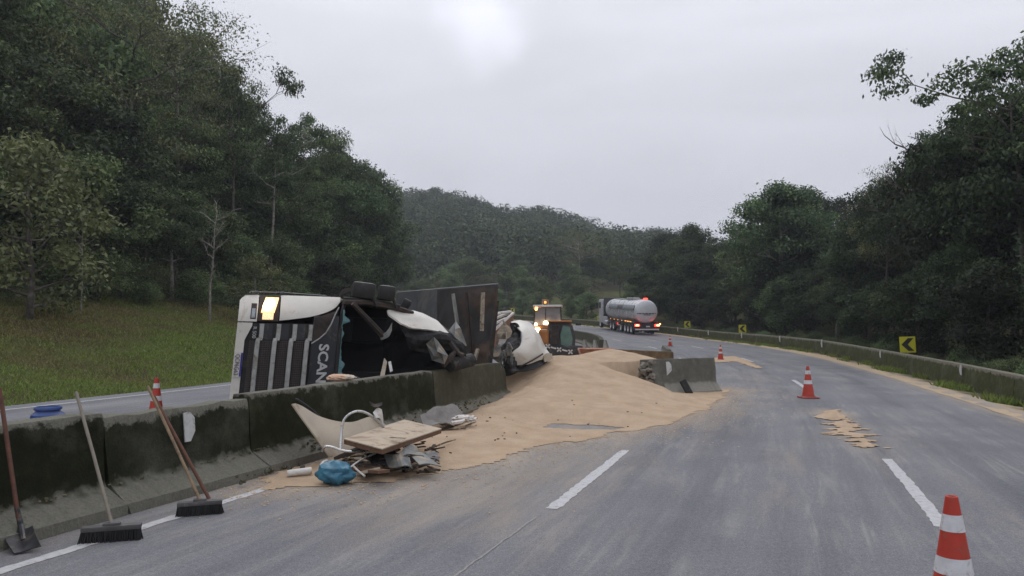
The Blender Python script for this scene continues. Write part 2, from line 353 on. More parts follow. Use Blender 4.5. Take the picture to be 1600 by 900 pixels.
ground = struct(link('ground', raw('ground', np.stack([gx, gy, gzv], -1).reshape(-1, 3), np.stack([ii, ii + 1, ii + W_ + 1, ii + W_], 1), m_ground, True)))
# ------------------------------------------------------------------ footprint of the spilled grain
FOOT = [(1142, 610), (1120, 628), (1099, 644), (1050, 660), (994, 673), (950, 682), (880, 690), (819, 706), (770, 720), (720, 731), (657, 741), (600, 752), (545, 757), (480, 762), (425, 768), (395, 765)]
FP = [G(u, v) for u, v in FOOT]; FP = [(p.x, p.y) for p in FP]
def med(s, d): q = rp(s, d); return (q.x, q.y)
FP += [med(9.4, .42), med(12, .35), med(15, .3), med(18.5, .1), med(18.6, -1.2), med(21, -2.6), med(26, -2.5), med(29, 0), med(28, 2.4), med(24.5, 3.6)]
FPA = np.array(FP)
def foot_dist(x, y):                              # >0 inside
    x = np.asarray(x, float).ravel(); y = np.asarray(y, float).ravel(); n = len(FPA); best = np.full(len(x), 1e9); ins = np.zeros(len(x), bool)
    for i in range(n):
        ax, ay = FPA[i]; bx, by = FPA[(i + 1) % n]; ex, ey = bx - ax, by - ay
        t_ = np.clip(((x - ax) * ex + (y - ay) * ey) / (ex * ex + ey * ey), 0, 1)
        best = np.minimum(best, np.hypot(x - ax - t_ * ex, y - ay - t_ * ey))
        c = ((ay > y) != (by > y)); xi = ax + (y - ay) / (ey if ey else 1e-9) * ex; ins ^= c & (x < xi)
    return np.where(ins, best, -best)
# ------------------------------------------------------------------ carriageways
m_road, t, b, _ = newmat('worn_asphalt')
uv = N(t, 'ShaderNodeUVMap'); at_ = N(t, 'ShaderNodeAttribute', attribute_name='dust')
g = N(t, 'ShaderNodeNewGeometry')
fine = vnoise(t, 75, 5, .75); spk = N(t, 'ShaderNodeTexVoronoi', i_Scale=110.0); t.links.new(g.outputs['Position'], spk.inputs[0])
mpn = N(t, 'ShaderNodeMapping'); mpn.inputs['Scale'].default_value = (.10, 1.5, 1); t.links.new(uv.outputs[0], mpn.inputs[0])
trk = vnoise(t, 1.0, 6, .62, mpn.outputs[0], .3)
mp3 = N(t, 'ShaderNodeMapping'); mp3.inputs['Scale'].default_value = (.35, 5.0, 1); t.links.new(uv.outputs[0], mp3.inputs[0])
trk2 = vnoise(t, 1.0, 6, .7, mp3.outputs[0], .8)
big = vnoise(t, .5, 6, .6)
base = ramp(t, fine.outputs[0], [(.25, (.07, .072, .08)), (.5, (.15, .153, .165)), (.76, (.28, .283, .295))]).outputs[0]
spm = ramp(t, spk.outputs['Distance'], [(.0, (.6, .6, .6)), (.35, (1, 1, 1)), (.7, (1.25, 1.24, 1.22))]).outputs[0]
base = mixc(t, .8, base, spm, 'MULTIPLY')
mid_ = vnoise(t, 22, 5, .7); base = mixc(t, 1.0, base, ramp(t, mid_.outputs[0], [(.3, (.8, .8, .81)), (.7, (1.18, 1.18, 1.17))]).outputs[0], 'MULTIPLY')
base = mixc(t, 1.0, base, ramp(t, trk.outputs[0], [(.28, (.68, .69, .71)), (.5, (1, 1, 1)), (.74, (1.22, 1.2, 1.17))]).outputs[0], 'MULTIPLY')
base = mixc(t, 1.0, base, ramp(t, big.outputs[0], [(.3, (.86, .86, .88)), (.7, (1.12, 1.11, 1.09))]).outputs[0], 'MULTIPLY')
# pale dust drawn out along the lanes, and grain dust round the spill
dpale = N(t, 'ShaderNodeMath', operation='MULTIPLY'); t.links.new(maprange(t, trk2.outputs[0], .50, .74), dpale.inputs[0]); t.links.new(maprange(t, big.outputs[0], .40, .68, 0, .75), dpale.inputs[1])
base = mixc(t, dpale.outputs[0], base, (.34, .335, .32))
mp4 = N(t, 'ShaderNodeMapping'); mp4.inputs['Scale'].default_value = (.5, 2.6, 1); t.links.new(uv.outputs[0], mp4.inputs[0]); dn = vnoise(t, 1.0, 8, .72, mp4.outputs[0], .4)
dsum = N(t, 'ShaderNodeMath', operation='MULTIPLY_ADD'); t.links.new(maprange(t, dn.outputs[0], .25, .75, -.4, .34), dsum.inputs[0]); dsum.inputs[1].default_value = 1.0; t.links.new(at_.outputs['Fac'], dsum.inputs[2])
dm = N(t, 'ShaderNodeMath', operation='MULTIPLY'); t.links.new(maprange(t, dsum.outputs[0], .1, 1.0), dm.inputs[0]); t.links.new(maprange(t, at_.outputs['Fac'], 0, .12), dm.inputs[1])
dm2 = N(t, 'ShaderNodeMath', operation='MULTIPLY'); t.links.new(dm.outputs[0], dm2.inputs[0]); t.links.new(maprange(t, fine.outputs[0], .3, .62, .45, 1), dm2.inputs[1])
base = mixc(t, dm2.outputs[0], base, (.40, .325, .24))
t.links.new(base, b.inputs['Base Color']); b.inputs['Roughness'].default_value = .82; b.inputs['Specular IOR Level'].default_value = .3
bump(t, b, fine.outputs[0], .5, .012)
def dust_at(x, y, s, d):
    o = -foot_dist(x, y); a = np.exp(-np.maximum(o, 0) / .75) * .8; qb = G(895, 667); a = a * (1 - .97 * np.exp(-((x - qb.x) / .8) ** 2 - ((y - qb.y) / .5) ** 2))
    a = np.maximum(a, np.exp(-((d - 2.7) / 1.5) ** 2) * sstep(6.4, 9.0, s) * (1 - sstep(13, 17, s)) * .56)       # thrown forward by the wheels
    for (u, v, ru, rl, k) in [(1330, 675, .4, 2.6, .62), (1300, 648, .45, .9, .85), (720, 765, .45, .22, .62), (790, 770, .3, .3, .4), (1545, 470 + 330, .5, 1.5, .25), (1010, 725, .5, 3, .2), (1230, 720, .25, 1.8, .3), (1215, 770, .12, 1.2, .28), (1170, 590, .8, 4, .34), (1400, 690, .5, 3, .2), (830, 690, .3, .4, .4)]:
        q = G(u, v); ss, dd = sd_of([q.x], [q.y]); a = np.maximum(a, k * np.exp(-((s - ss[0]) / rl) ** 2 - ((d - dd[0]) / ru) ** 2))
    a = np.maximum(a, np.exp(-np.maximum(edge_d(s) - d, 0) / .22) * .8)
    a = np.maximum(a, (d < .8) * .22)
    return np.where(s < 70, a, a * .6)
def strip(name, sv, dfun, mt, z=0.0, dust=False):
    sg, k = np.meshgrid(sv, np.linspace(0, 1, dfun[2]), indexing='ij'); dg = dfun[0](sg) * (1 - k) + dfun[1](sg) * k
    x, y = rd(sg, dg); zz = zroad(sg) + z
    Wd = dfun[2]; i0 = (np.arange(len(sv) - 1)[:, None] * Wd + np.arange(Wd - 1)[None]).ravel()
    me = raw(name, np.stack([x, y, zz], -1).reshape(-1, 3), np.stack([i0, i0 + 1, i0 + Wd + 1, i0 + Wd], 1), mt, True)
    ul = me.uv_layers.new(name='UVMap'); li = np.empty(len(me.loops), 'i4'); me.loops.foreach_get('vertex_index', li)
    ul.data.foreach_set('uv', np.stack([sg.ravel()[li], dg.ravel()[li]], 1).astype('f4').ravel())
    if dust:
        a = me.attributes.new('dust', 'FLOAT', 'POINT'); a.data.foreach_set('value', dust_at(x.ravel(), y.ravel(), sg.ravel(), dg.ravel()).astype('f4'))
    return me
SV = np.unique(np.concatenate([np.arange(-8, 0, 1), np.arange(0, 34, .14), np.arange(34, 70, .5), np.arange(70, 300, 1.5)]))
road = struct(link('road', strip('road', SV, (lambda s: s * 0 + .2, lambda s: edge_d(s) + .5, 72), m_road, 0, True)))
oroad = struct(link('opposite_road', strip('opposite_road', np.arange(-8, 300, 1.0), (lambda s: s * 0 - 9.7, lambda s: s * 0 - .3, 24), m_road)))
# ------------------------------------------------------------------ painted markings
m_paint, t, b, _ = newmat('worn_road_paint')
nn = vnoise(t, 16, 8, .75); n2 = vnoise(t, 3, 6, .7)
cc = ramp(t, nn.outputs[0], [(.33, (.16, .16, .17)), (.43, (.40, .40, .41)), (.7, (.53, .53, .53))]).outputs[0]
t.links.new(mixc(t, maprange(t, n2.outputs[0], .5, .8, 0, .5), cc, (.36, .33, .28)), b.inputs['Base Color']); b.inputs['Roughness'].default_value = .7
def marking(name, s0, s1, d, wd, parent, seed=0, jag=.024):
    n = max(8, int((s1 - s0) / .07)); rr = random.Random(seed); vs = []; fs = []
    for i in range(n + 1):
        s = s0 + (s1 - s0) * i / n; j = jag if 0 < i < n else jag * 2
        for sg in (-1, 1): vs.append(rp(s + rr.uniform(-.02, .02), d + sg * wd / 2 + rr.uniform(-j, j) * .5, .004))
    fs = [(2 * i, 2 * i + 1, 2 * i + 3, 2 * i + 2) for i in range(n)]
    mb = MB(); mb.add(vs, fs); return mb.build(name, m_paint, parent)
def s_at(u, v):
    q = G(u, v); s_, d_ = sd_of([q.x], [q.y]); return float(s_[0]), float(d_[0])
marking('edge_line', -4, 11.5, .80, .12, road, 1)
a0, d0_ = s_at(864, 787); a1, d1_ = s_at(984, 702); DL = (d0_ + d1_) / 2
for k in range(6):
    if k in (1,): continue
    marking('lane_dash', a0 + 14.3 * k, a0 + 14.3 * k + (a1 - a0), DL, .125, road, 10 + k)
b0, e0 = s_at(1468, 824); b1, e1 = s_at(1392, 712); DL2 = 7.1
for k in range(7):
    marking('lane_dash', b0 + 14.3 * k, b0 + 14.3 * k + 3.4, DL2 + (.08 if k == 0 else -.1), .125, road, 30 + k)
marking('opposite_edge_line', -6, 60, -9.0, .12, oroad, 50)
marking('opposite_edge_line', -6, 60, -1.3, .12, oroad, 51)
# a dusty construction joint in the asphalt
m_joint = mat('dusty_joint', (.26, .25, .235), .9, var=.2, scale=20)
rr = random.Random(5); vs = []; n = 60
for i in range(n + 1):
    q = G(838 + (700 - 838) * i / n, 808 + (908 - 808) * i / n); wv = .008 + .008 * abs(mnoise.noise(Vector((i * .3, 0, 0)))); j = .02 * mnoise.noise(Vector((i * .25, 3, 0)))
    vs += [(q.x - wv + j, q.y, .004), (q.x + wv + j, q.y, .004)]
mb = MB(); mb.add(vs, [(2 * i, 2 * i + 1, 2 * i + 3, 2 * i + 2) for i in range(n)]); mb.build('joint', m_joint, road)
# ------------------------------------------------------------------ dirt verge under the outer barrier
m_verge, t, b, _ = newmat('sandy_verge')
n1 = vnoise(t, 1.2, 7, .7); n2 = vnoise(t, 30, 5, .7); uvn = N(t, 'ShaderNodeUVMap'); sx = N(t, 'ShaderNodeSeparateXYZ'); t.links.new(uvn.outputs[0], sx.inputs[0])
cs = ramp(t, n2.outputs[0], [(.3, (.34, .255, .165)), (.7, (.5, .39, .26))]).outputs[0]
cg = ramp(t, n2.outputs[0], [(.3, (.05, .05, .025)), (.7, (.13, .115, .06))]).outputs[0]
ad = N(t, 'ShaderNodeMath', operation='MULTIPLY_ADD'); t.links.new(n1.outputs[0], ad.inputs[0]); ad.inputs[1].default_value = 1.1; t.links.new(sx.outputs[1], ad.inputs[2])
t.links.new(mixc(t, maprange(t, ad.outputs[0], .92, 1.2), cs, cg), b.inputs['Base Color']); b.inputs['Roughness'].default_value = 1
bump(t, b, n2.outputs[0], .5, .03)
sv = np.arange(-6, 170, .25); vs = []; uvs = []; K = 7
for s in sv:
    e = float(edge_d(s)) + .10 * mnoise.noise(Vector((s * .8, 0, 0))) + .05 * mnoise.noise(Vector((s * 3, 7, 0))); bd = float(bar_d(s)) + .6
    for k in range(K):
        f = k / (K - 1); d = e + (bd - e) * f; x, y = rd(s, d)
        vs.append((float(x), float(y), float(zroad(s)) + .008 + (.05 * math.sin(min(1, f * 3) * math.pi) + .03 * mnoise.noise(Vector((s * 1.3, d * 2, 0))) if 0 < f else 0) - vdrop(s) * max(0, (d - float(edge_d(s))) / (bd - .6 - float(edge_d(s)))))); uvs.append((s, f))
i0 = (np.arange(len(sv) - 1)[:, None] * K + np.arange(K - 1)[None]).ravel()
me = raw('dirt_verge', vs, np.stack([i0, i0 + 1, i0 + K + 1, i0 + K], 1), m_verge, True)
ul = me.uv_layers.new(name='UVMap'); li = np.empty(len(me.loops), 'i4'); me.loops.foreach_get('vertex_index', li); ul.data.foreach_set('uv', np.array(uvs, 'f4')[li].ravel())
struct(link('dirt_verge', me))
# ------------------------------------------------------------------ concrete barriers
def concrete(name, moss_lo, moss_hi, moss_c, conc=(.2, .19, .165), amt=.8, hgt=.9, seed=0.0):
    m, t, b, _ = newmat(name); uv = N(t, 'ShaderNodeUVMap'); sx = N(t, 'ShaderNodeSeparateXYZ'); t.links.new(uv.outputs[0], sx.inputs[0])
    g = N(t, 'ShaderNodeNewGeometry'); n1 = vnoise(t, 5, 8, .7); n2 = vnoise(t, 40, 6, .75); n3 = vnoise(t, 1.3, 6, .65)
    ms = N(t, 'ShaderNodeMapping'); ms.inputs['Scale'].default_value = (5, .5, 1); ms.inputs['Location'].default_value = (seed, 0, 0); t.links.new(uv.outputs[0], ms.inputs[0]); st = vnoise(t, 1.5, 6, .65, ms.outputs[0])
    cc = ramp(t, n2.outputs[0], [(.25, tuple(x * .6 for x in conc)), (.5, conc), (.75, tuple(x * 1.35 for x in conc))]).outputs[0]
    cc = mixc(t, maprange(t, st.outputs[0], .48, .7, 0, .5), cc, tuple(x * .5 for x in conc))
    mc = ramp(t, n1.outputs[0], [(.3, tuple(x * .55 for x in moss_c)), (.55, moss_c), (.75, tuple(x * 1.9 for x in moss_c))]).outputs[0]
    hh = N(t, 'ShaderNodeMath', operation='MULTIPLY_ADD'); t.links.new(n1.outputs[0], hh.inputs[0]); hh.inputs[1].default_value = .34; t.links.new(sx.outputs[1], hh.inputs[2])
    f1 = maprange(t, hh.outputs[0], moss_lo + .13, moss_lo + .20); f2 = maprange(t, hh.outputs[0], moss_hi + .16, moss_hi + .2, 1, 0)
    f = N(t, 'ShaderNodeMath', operation='MULTIPLY'); t.links.new(f1, f.inputs[0]); t.links.new(f2, f.inputs[1])
    f3 = N(t, 'ShaderNodeMath', operation='MULTIPLY'); t.links.new(f.outputs[0], f3.inputs[0]); t.links.new(maprange(t, n3.outputs[0], .22, .5, amt * .55, amt), f3.inputs[1])
    t.links.new(mixc(t, f3.outputs[0], cc, mc), b.inputs['Base Color']); b.inputs['Roughness'].default_value = .95; b.inputs['Specular IOR Level'].default_value = .2
    ad = N(t, 'ShaderNodeMath', operation='ADD'); t.links.new(n1.outputs[0], ad.inputs[0]); t.links.new(n2.outputs[0], ad.inputs[1]); bump(t, b, ad.outputs[0], .7, .03)
    return m
NJ = [(.345, -.02), (.335, .095), (.31, .10), (.075, .235), (.055, .27), (.01, .86), (-.005, .9), (-.215, .9), (-.23, .86), (-.275, .27), (-.295, .235), (-.53, .10), (-.555, .095), (-.56, -.02)]
def barrier_mesh(name, s0, s1, prof, mt, dof=lambda s: 0.0, step=.2, rough=.006, topdip=None, endjag=0.0, seed=0, dropf=None):
    n = max(2, int(round((s1 - s0) / step))); vs = []; uvs = []; K = len(prof)
    sub = []
    for a, c in zip(prof[:-1], prof[1:]):             # subdivide the tall faces
        k = 4 if abs(c[1] - a[1]) > .3 else (2 if abs(c[1] - a[1]) > .2 else 1)
        for q in range(k): sub.append((a[0] + (c[0] - a[0]) * q / k, a[1] + (c[1] - a[1]) * q / k))
    sub.append(prof[-1]); K = len(sub)
    for i in range(n + 1):
        s = s0 + (s1 - s0) * i / n
        for (d, z) in sub:
            j = rough * mnoise.noise(Vector((s * 4 + seed, z * 6, d * 6))) * 1.6 + rough * mnoise.noise(Vector((s * 13, z * 15 + seed, d * 9)))
            ss = s
            if endjag and i in (0, n): ss = s + endjag * mnoise.noise(Vector((z * 6 + seed, d * 7, i)))
            zt = 0
            if topdip and z > .6: zt = -topdip(s) * (z - .6) / .3
            x, y = rd(ss, dof(ss) + d + (j if d > -.1 else -j))
            zr = float(zroad(ss)) - (float(dropf(ss)) if dropf else 0)
            vs.append((float(x), float(y), zr + z + zt + (j * .8 if z > .85 else 0))); uvs.append((s + seed * 3, z))
    i0 = (np.arange(n)[:, None] * K + np.arange(K - 1)[None]).ravel(); fs = [tuple(int(q) for q in f) for f in np.stack([i0, i0 + K, i0 + K + 1, i0 + 1], 1)]
    fs += [tuple(range(K)), tuple(reversed(range(n * K, n * K + K)))]
    me = bpy.data.meshes.new(name); me.from_pydata(vs, [], fs); me.update()
    bm = bmesh.new(); bm.from_mesh(me); bmesh.ops.recalc_face_normals(bm, faces=bm.faces[:]); bm.to_mesh(me); bm.free()
    ul = me.uv_layers.new(name='UVMap')
    for l in me.loops: ul.data[l.index].uv = uvs[l.vertex_index]
    me.materials.append(mt); me.polygons.foreach_set('use_smooth', [True] * len(me.polygons)); me.set_sharp_from_angle(angle=R(30)); return me
MOSS = (.017, .019, .008)
m_b1 = concrete('barrier_black_moss', .25, .84, MOSS, (.19, .185, .15), 1.0, seed=1)
m_b2 = concrete('barrier_moss_worn_top', .25, .80, (.018, .021, .009), (.19, .185, .15), .97, seed=4)
m_b3 = concrete('barrier_green_moss', .24, .86, (.021, .024, .009), (.19, .18, .15), 1.0, seed=8)
m_b4 = concrete('barrier_olive_stain', .22, .95, (.05, .048, .024), (.19, .175, .14), .8, seed=12)
bs = {}
for k, (s0, s1, mt, dip, lab) in enumerate([
    (-4, 7.5, m_b1, None, 'moss blackened concrete median barrier beside the shovel and blue barrel'),
    (7.52, 9.5, m_b2, lambda s: .05 + .035 * mnoise.noise(Vector((s * 4, 0, 0))), 'concrete median barrier with crumbled top and white reflector, behind two leaning poles'),
    (9.52, 14.55, m_b3, None, 'mossy concrete median barrier in front of the overturned truck grille'),
    (14.6, 18.7, m_b4, lambda s: .02 + .2 * sstep(18.2, 18.7, s), 'olive stained concrete median barrier ending in the grain pile')]):
    o = link('concrete_barrier', barrier_mesh('concrete_barrier', s0, s1, NJ, mt, topdip=dip, endjag=.05 if k in (1, 3) else .015, seed=k * 5, rough=.012 if k == 1 else .006))
    tag(o, lab, 'barrier', 'median barrier units'); bs[k] = o
rm = MB(); q = [rp(8.46 + a, .012 + (.9 - z) * .10, z) for a, z in ((0, .8), (.09, .8), (.15, .74), (.15, .6), (.08, .5), (0, .5))]
nv = (rp(9, 1, 0) - rp(9, 0, 0)).normalized(); rm.prism([p + nv * .008 for p in q], nv * .012); rm.build('reflector', M['reflector'], bs[1])
# broken end of the lower kerb where it was hit
rb = MB()
rr = random.Random(3)
for i in range(16):
    p = rp(9.0 + rr.uniform(-.25, .9), .36 + rr.uniform(-.05, .22), .03 + rr.uniform(0, .05)); e = Matrix.Rotation(rr.uniform(0, 3), 3, 'Z') @ Matrix.Rotation(rr.uniform(0, 2), 3, 'X'); sz = rr.uniform(.015, .06)
    rb.bbox(p, (sz, sz * rr.uniform(.5, 1), sz * .7), e, .01)
o = rb.build('concrete_rubble', m_b4); o['kind'] = 'stuff'; o['label'] = 'small broken concrete lumps at the foot of the median barrier'; o['category'] = 'rubble'
ul = o.data.uv_layers.new(name='UVMap')
# far part of the median, past the gap
o = link('concrete_barrier', barrier_mesh('concrete_barrier', 42, 170, NJ, m_b4, step=1.0, seed=30)); tag(o, 'grey concrete median barrier carrying on round the bend beyond the spilled grain', 'barrier', 'median barrier units')
# outer barrier: panels with joints, painted reflectors
m_rb = concrete('outer_barrier_green', .02, .66, (.05, .057, .018), (.2, .19, .15), .95, .75, seed=20)
RBP = [(-.04, -.12), (.0, .3), (.06, .74), (.08, .76), (.24, .76), (.26, .74), (.3, .3), (.34, -.12)]
ob = thing('roadside_barrier', 'long moss green concrete barrier with white reflectors on the outside of the bend', 'barrier', tuple(rp(30, 12.2)), world=False); ob.location = (0, 0, 0)
s = -6.0; k = 0
while s < 150:
    o = link('barrier_panel', barrier_mesh('barrier_panel', s, s + 5.97, RBP, m_rb, dof=lambda q: float(bar_d(q)), step=.5, seed=50 + k, rough=.01, dropf=vdrop), ob); s += 6.0; k += 1
for (u, v) in [(1505, 581), (1378, 557), (1286, 543), (1220, 532), (1160, 525), (1108, 519), (1060, 515)]:
    # find s where the barrier face crosses that column
    sb = min(np.arange(15, 95, .05), key=lambda q: abs(pix(rp(float(q), float(bar_d(q)) + .02, .5))[0] - u))
    nv = (rp(sb, 1) - rp(sb, 0)).normalized(); tv = (rp(sb + .1, 0) - rp(sb, 0)).normalized(); c = Vector(rp(sb, float(bar_d(sb)))) + Vector((0, 0, .6))
    sc_ = 1.0 if sb < 45 else 1.35
    hm = [c + tv * (-.02) + Vector((0, 0, .17 * sc_)), c + tv * .1 * sc_ + Vector((0, 0, .15 * sc_)), c + tv * .17 * sc_, c + tv * .1 * sc_ - Vector((0, 0, .15 * sc_)), c - tv * .02 - Vector((0, 0, .17 * sc_))]
    rm = MB(); rm.prism([p - nv * .02 for p in hm], -nv * .015); rm.build('reflector', M['reflector'], ob)
# ------------------------------------------------------------------ spilled grain
m_sand, t, b, _ = newmat('spilled_grain')
n1 = vnoise(t, 2.2, 6, .6); n2 = vnoise(t, 90, 4, .75); n3 = vnoise(t, 14, 6, .7)
cs = ramp(t, n1.outputs[0], [(.3, (.43, .315, .215)), (.55, (.50, .375, .262)), (.75, (.56, .43, .31))]).outputs[0]
cs = mixc(t, 1.0, cs, ramp(t, n2.outputs[0], [(.25, (.72, .7, .67)), (.5, (1, 1, 1)), (.75, (1.1, 1.1, 1.1))]).outputs[0], 'MULTIPLY')
t.links.new(cs, b.inputs['Base Color']); b.inputs['Roughness'].default_value = 1; b.inputs['Specular IOR Level'].default_value = .1
ad = N(t, 'ShaderNodeMath', operation='MULTIPLY_ADD'); t.links.new(n3.outputs[0], ad.inputs[0]); ad.inputs[1].default_value = 1.6; t.links.new(n2.outputs[0], ad.inputs[2])
bump(t, b, ad.outputs[0], .55, .03)
gx_ = np.arange(-4.5, 7.6, .075); gy_ = np.arange(7.2, 30, .075); X, Y = np.meshgrid(gx_, gy_)
fd = foot_dist(X, Y).reshape(X.shape)
rag = .16 * wav(X, Y, 3.1, 1) + .07 * wav(X, Y, 9, 2); fd2 = fd + rag
def cone_(cx, cy, Hh, Rr, pw=1.0, ax=1.0, ang=0.0):
    ca, sa = math.cos(ang), math.sin(ang); dx = X - cx; dy = Y - cy; a = (dx * ca + dy * sa) / ax; c = -dx * sa + dy * ca
    r = np.sqrt(a * a + c * c + .12) / Rr; return Hh * np.clip(1 - r, 0, 1) ** pw
hs = [cone_(2.75, 20.6, 1.12, 4.3, 1.05, 1.1, .3), cone_(1.2, 19.4, .98, 4.4, 1.05, 1.2, .2), cone_(0.15, 18.3, .84, 3.6, 1.05), cone_(2.1, 23.4, .6, 4.5), cone_(-.35, 15.9, .62, 2.0, 1.0, 1.5, 1.1), cone_(-1.0, 13.6, .33, 1.6, 1, 1.5, 1.15), cone_(4.3, 19.2, .36, 2.0), cone_(1.0, 15.2, .2, 4.5), cone_(-1.6, 11.2, .16, 1.6, 1, 1.8, 1.2)]
hh = np.zeros_like(X)
for q in hs: hh = np.log(np.exp(hh * 9) + np.exp(q * 9) - 1) / 9
al = (X - 3.42) * .8184 + (Y - 18.75) * .5747; ac = (X - 3.42) * .5747 - (Y - 18.75) * .8184; lim = np.interp(al, [-2.2, -1.2, -.5, .2, .9], [3, .65, .15, .06, .04]); lim = np.where(ac < -.5, 3, lim); hh = -np.log(np.exp(-hh * 12) + np.exp(-lim * 12)) / 12; hh = np.maximum(hh, 0)
hh = hh * np.clip(fd2 / 1.3, 0, 1) ** .8 + np.clip(fd2 / 2.0, 0, 1) * .05
hh = hh + (.035 * wav(X, Y, 1.3, 3) + .02 * wav(X, Y, 3.0, 4) + .008 * wav(X, Y, 8, 5)) * np.clip(hh * 3, 0, 1)
# bare patch swept through the sheet
q = G(895, 667); bare = np.exp(-((X - q.x - .1) / .85) ** 2 - ((Y - q.y + .25 * (X - q.x)) / .42) ** 2) + .16 * wav(X * .5, Y * 1.6, 5, 7)
hh = hh * np.clip(1.15 - 1.5 * np.exp(-((X - q.x - .1) / 1.5) ** 2 - ((Y - q.y + .25 * (X - q.x)) / .85) ** 2), .04, 1)
keep = (fd2 > -.04) & (hh >= 0) & (bare < .62)
hh = np.maximum(hh, .004)
s_, d_ = sd_of(X, Y); Zs = zroad(s_).reshape(X.shape) + .006 + hh
Wn = X.shape[1]; kc = keep[:-1, :-1] & keep[1:, :-1] & keep[:-1, 1:] & keep[1:, 1:]
jj, ii2 = np.nonzero(kc); a = jj * Wn + ii2; F4 = np.stack([a, a + 1, a + Wn + 1, a + Wn], 1)
used, inv = np.unique(F4.ravel(), return_inverse=True)
V3 = np.stack([X, Y, Zs], -1).reshape(-1, 3)[used]; F4 = inv.reshape(-1, 4)
# push the rim down to the asphalt
cnt = np.bincount(F4.ravel(), minlength=len(V3)); rim = cnt < 4; V3[rim, 2] = np.minimum(V3[rim, 2], zroad(0) + .007)
o = link('grain_pile', raw('grain_pile', V3, F4, m_sand, True)); o['kind'] = 'stuff'; o['label'] = 'big pale tan pile of spilled grain across the road'; o['category'] = 'grain pile'
rngs = np.random.default_rng(12); ns = 60000; sx_ = rngs.uniform(-3.6, 7.2, ns); sy_ = rngs.uniform(6.6, 24, ns); fo = foot_dist(sx_, sy_)
ss_, sd_ = sd_of(sx_, sy_); kp = (fo < .1) & (rngs.random(ns) < np.exp(fo / .42)) & (sd_ > .4) & (sd_ < 10); sx_ = sx_[kp]; sy_ = sy_[kp]; m_ = len(sx_); sz_ = rngs.uniform(.006, .022, m_); an = rngs.uniform(0, 6.28, m_); ce = np.stack([sx_, sy_, zroad(ss_[kp]) + .005], 1)
d1 = np.stack([np.cos(an), np.sin(an), an * 0], 1) * sz_[:, None]; d2 = np.stack([-np.sin(an), np.cos(an), an * 0], 1) * (sz_ * .6)[:, None]; upv = np.array([0, 0, 1.]) * (sz_ * .5)[:, None]
Vs = np.stack([ce - d1 - d2, ce + d1 - d2 * .6, ce + d1 * .3 + d2, ce + upv], 1).reshape(-1, 3); b4 = np.arange(m_) * 4; Fs = np.concatenate([np.stack([b4, b4 + 1, b4 + 3], 1), np.stack([b4 + 1, b4 + 2, b4 + 3], 1), np.stack([b4 + 2, b4, b4 + 3], 1)])
o = link('grain_scatter', raw('grain_scatter', Vs, Fs, m_sand)); o['kind'] = 'stuff'; o['label'] = 'loose grains scattered on the asphalt round the pile'; o['category'] = 'grain'
def grain_h(x, y):
    i = int(np.clip((x - gx_[0]) / .075, 0, X.shape[1] - 1)); j = int(np.clip((y - gy_[0]) / .075, 0, X.shape[0] - 1)); return float(hh[j, i]) if keep[j, i] else 0.0
def sand_patch(pts, label, seed, thick=.03, step=.05):
    W3 = [G(u, v) for u, v in pts]; px = np.array([p.x for p in W3]); py = np.array([p.y for p in W3]); n = len(px)
    ax_ = np.arange(px.min() - .2, px.max() + .2, step); ay_ = np.arange(py.min() - .2, py.max() + .2, step); x, y = np.meshgrid(ax_, ay_)
    best = np.full(x.shape, 1e9); ins = np.zeros(x.shape, bool)
    for i in range(n):
        a_, b_, c_, d2 = px[i], py[i], px[(i + 1) % n], py[(i + 1) % n]; ex, ey = c_ - a_, d2 - b_; t_ = np.clip(((x - a_) * ex + (y - b_) * ey) / (ex * ex + ey * ey), 0, 1)
        best = np.minimum(best, np.hypot(x - a_ - t_ * ex, y - b_ - t_ * ey)); cr = (b_ > y) != (d2 > y); ins ^= cr & (x < a_ + (y - b_) / (ey if ey else 1e-9) * ex)
    f = np.where(ins, best, -best) + .07 * wav(x, y, 6, seed) + .05 * wav(x, y, 17, seed + 1) - .02 + (.22 * wav(x * .35, y * 1.0, 14, seed) - .02 if thick < .02 else 0)
    h_ = thick * np.clip(f / .25, 0, 1) + .006 * np.clip(f / .1, 0, 1) * (1 + wav(x, y, 9, seed)); k = f > 0
    kc = k[:-1, :-1] & k[1:, :-1] & k[:-1, 1:] & k[1:, 1:]; jj, i2 = np.nonzero(kc); w_ = x.shape[1]; a = jj * w_ + i2
    F_ = np.stack([a, a + 1, a + w_ + 1, a + w_], 1); used, inv = np.unique(F_.ravel(), return_inverse=True); s_, _d = sd_of(x, y)
    V_ = np.stack([x, y, zroad(s_).reshape(x.shape) + .007 + h_], -1).reshape(-1, 3)[used]
    o = link('grain_patch', raw('grain_patch', V_, inv.reshape(-1, 4), m_sand, True)); o['kind'] = 'stuff'; o['label'] = label; o['category'] = 'grain'; return o
sand_patch([(1270, 652), (1284, 645), (1310, 638), (1316, 645), (1325, 656), (1300, 658)], 'small tan heap of grain on the lane line past the cone', 3, .05, .03)
sand_patch([(1276, 660), (1325, 657), (1352, 672), (1385, 700), (1350, 698), (1300, 678)], 'thin swept streak of grain on the lane line', 6, .01, .03)
sand_patch([(1088, 566), (1122, 561), (1150, 560), (1172, 566), (1194, 576), (1178, 576), (1150, 567), (1126, 568)], 'flat skirt of grain around the foot of a traffic cone', 9, .03, .06)
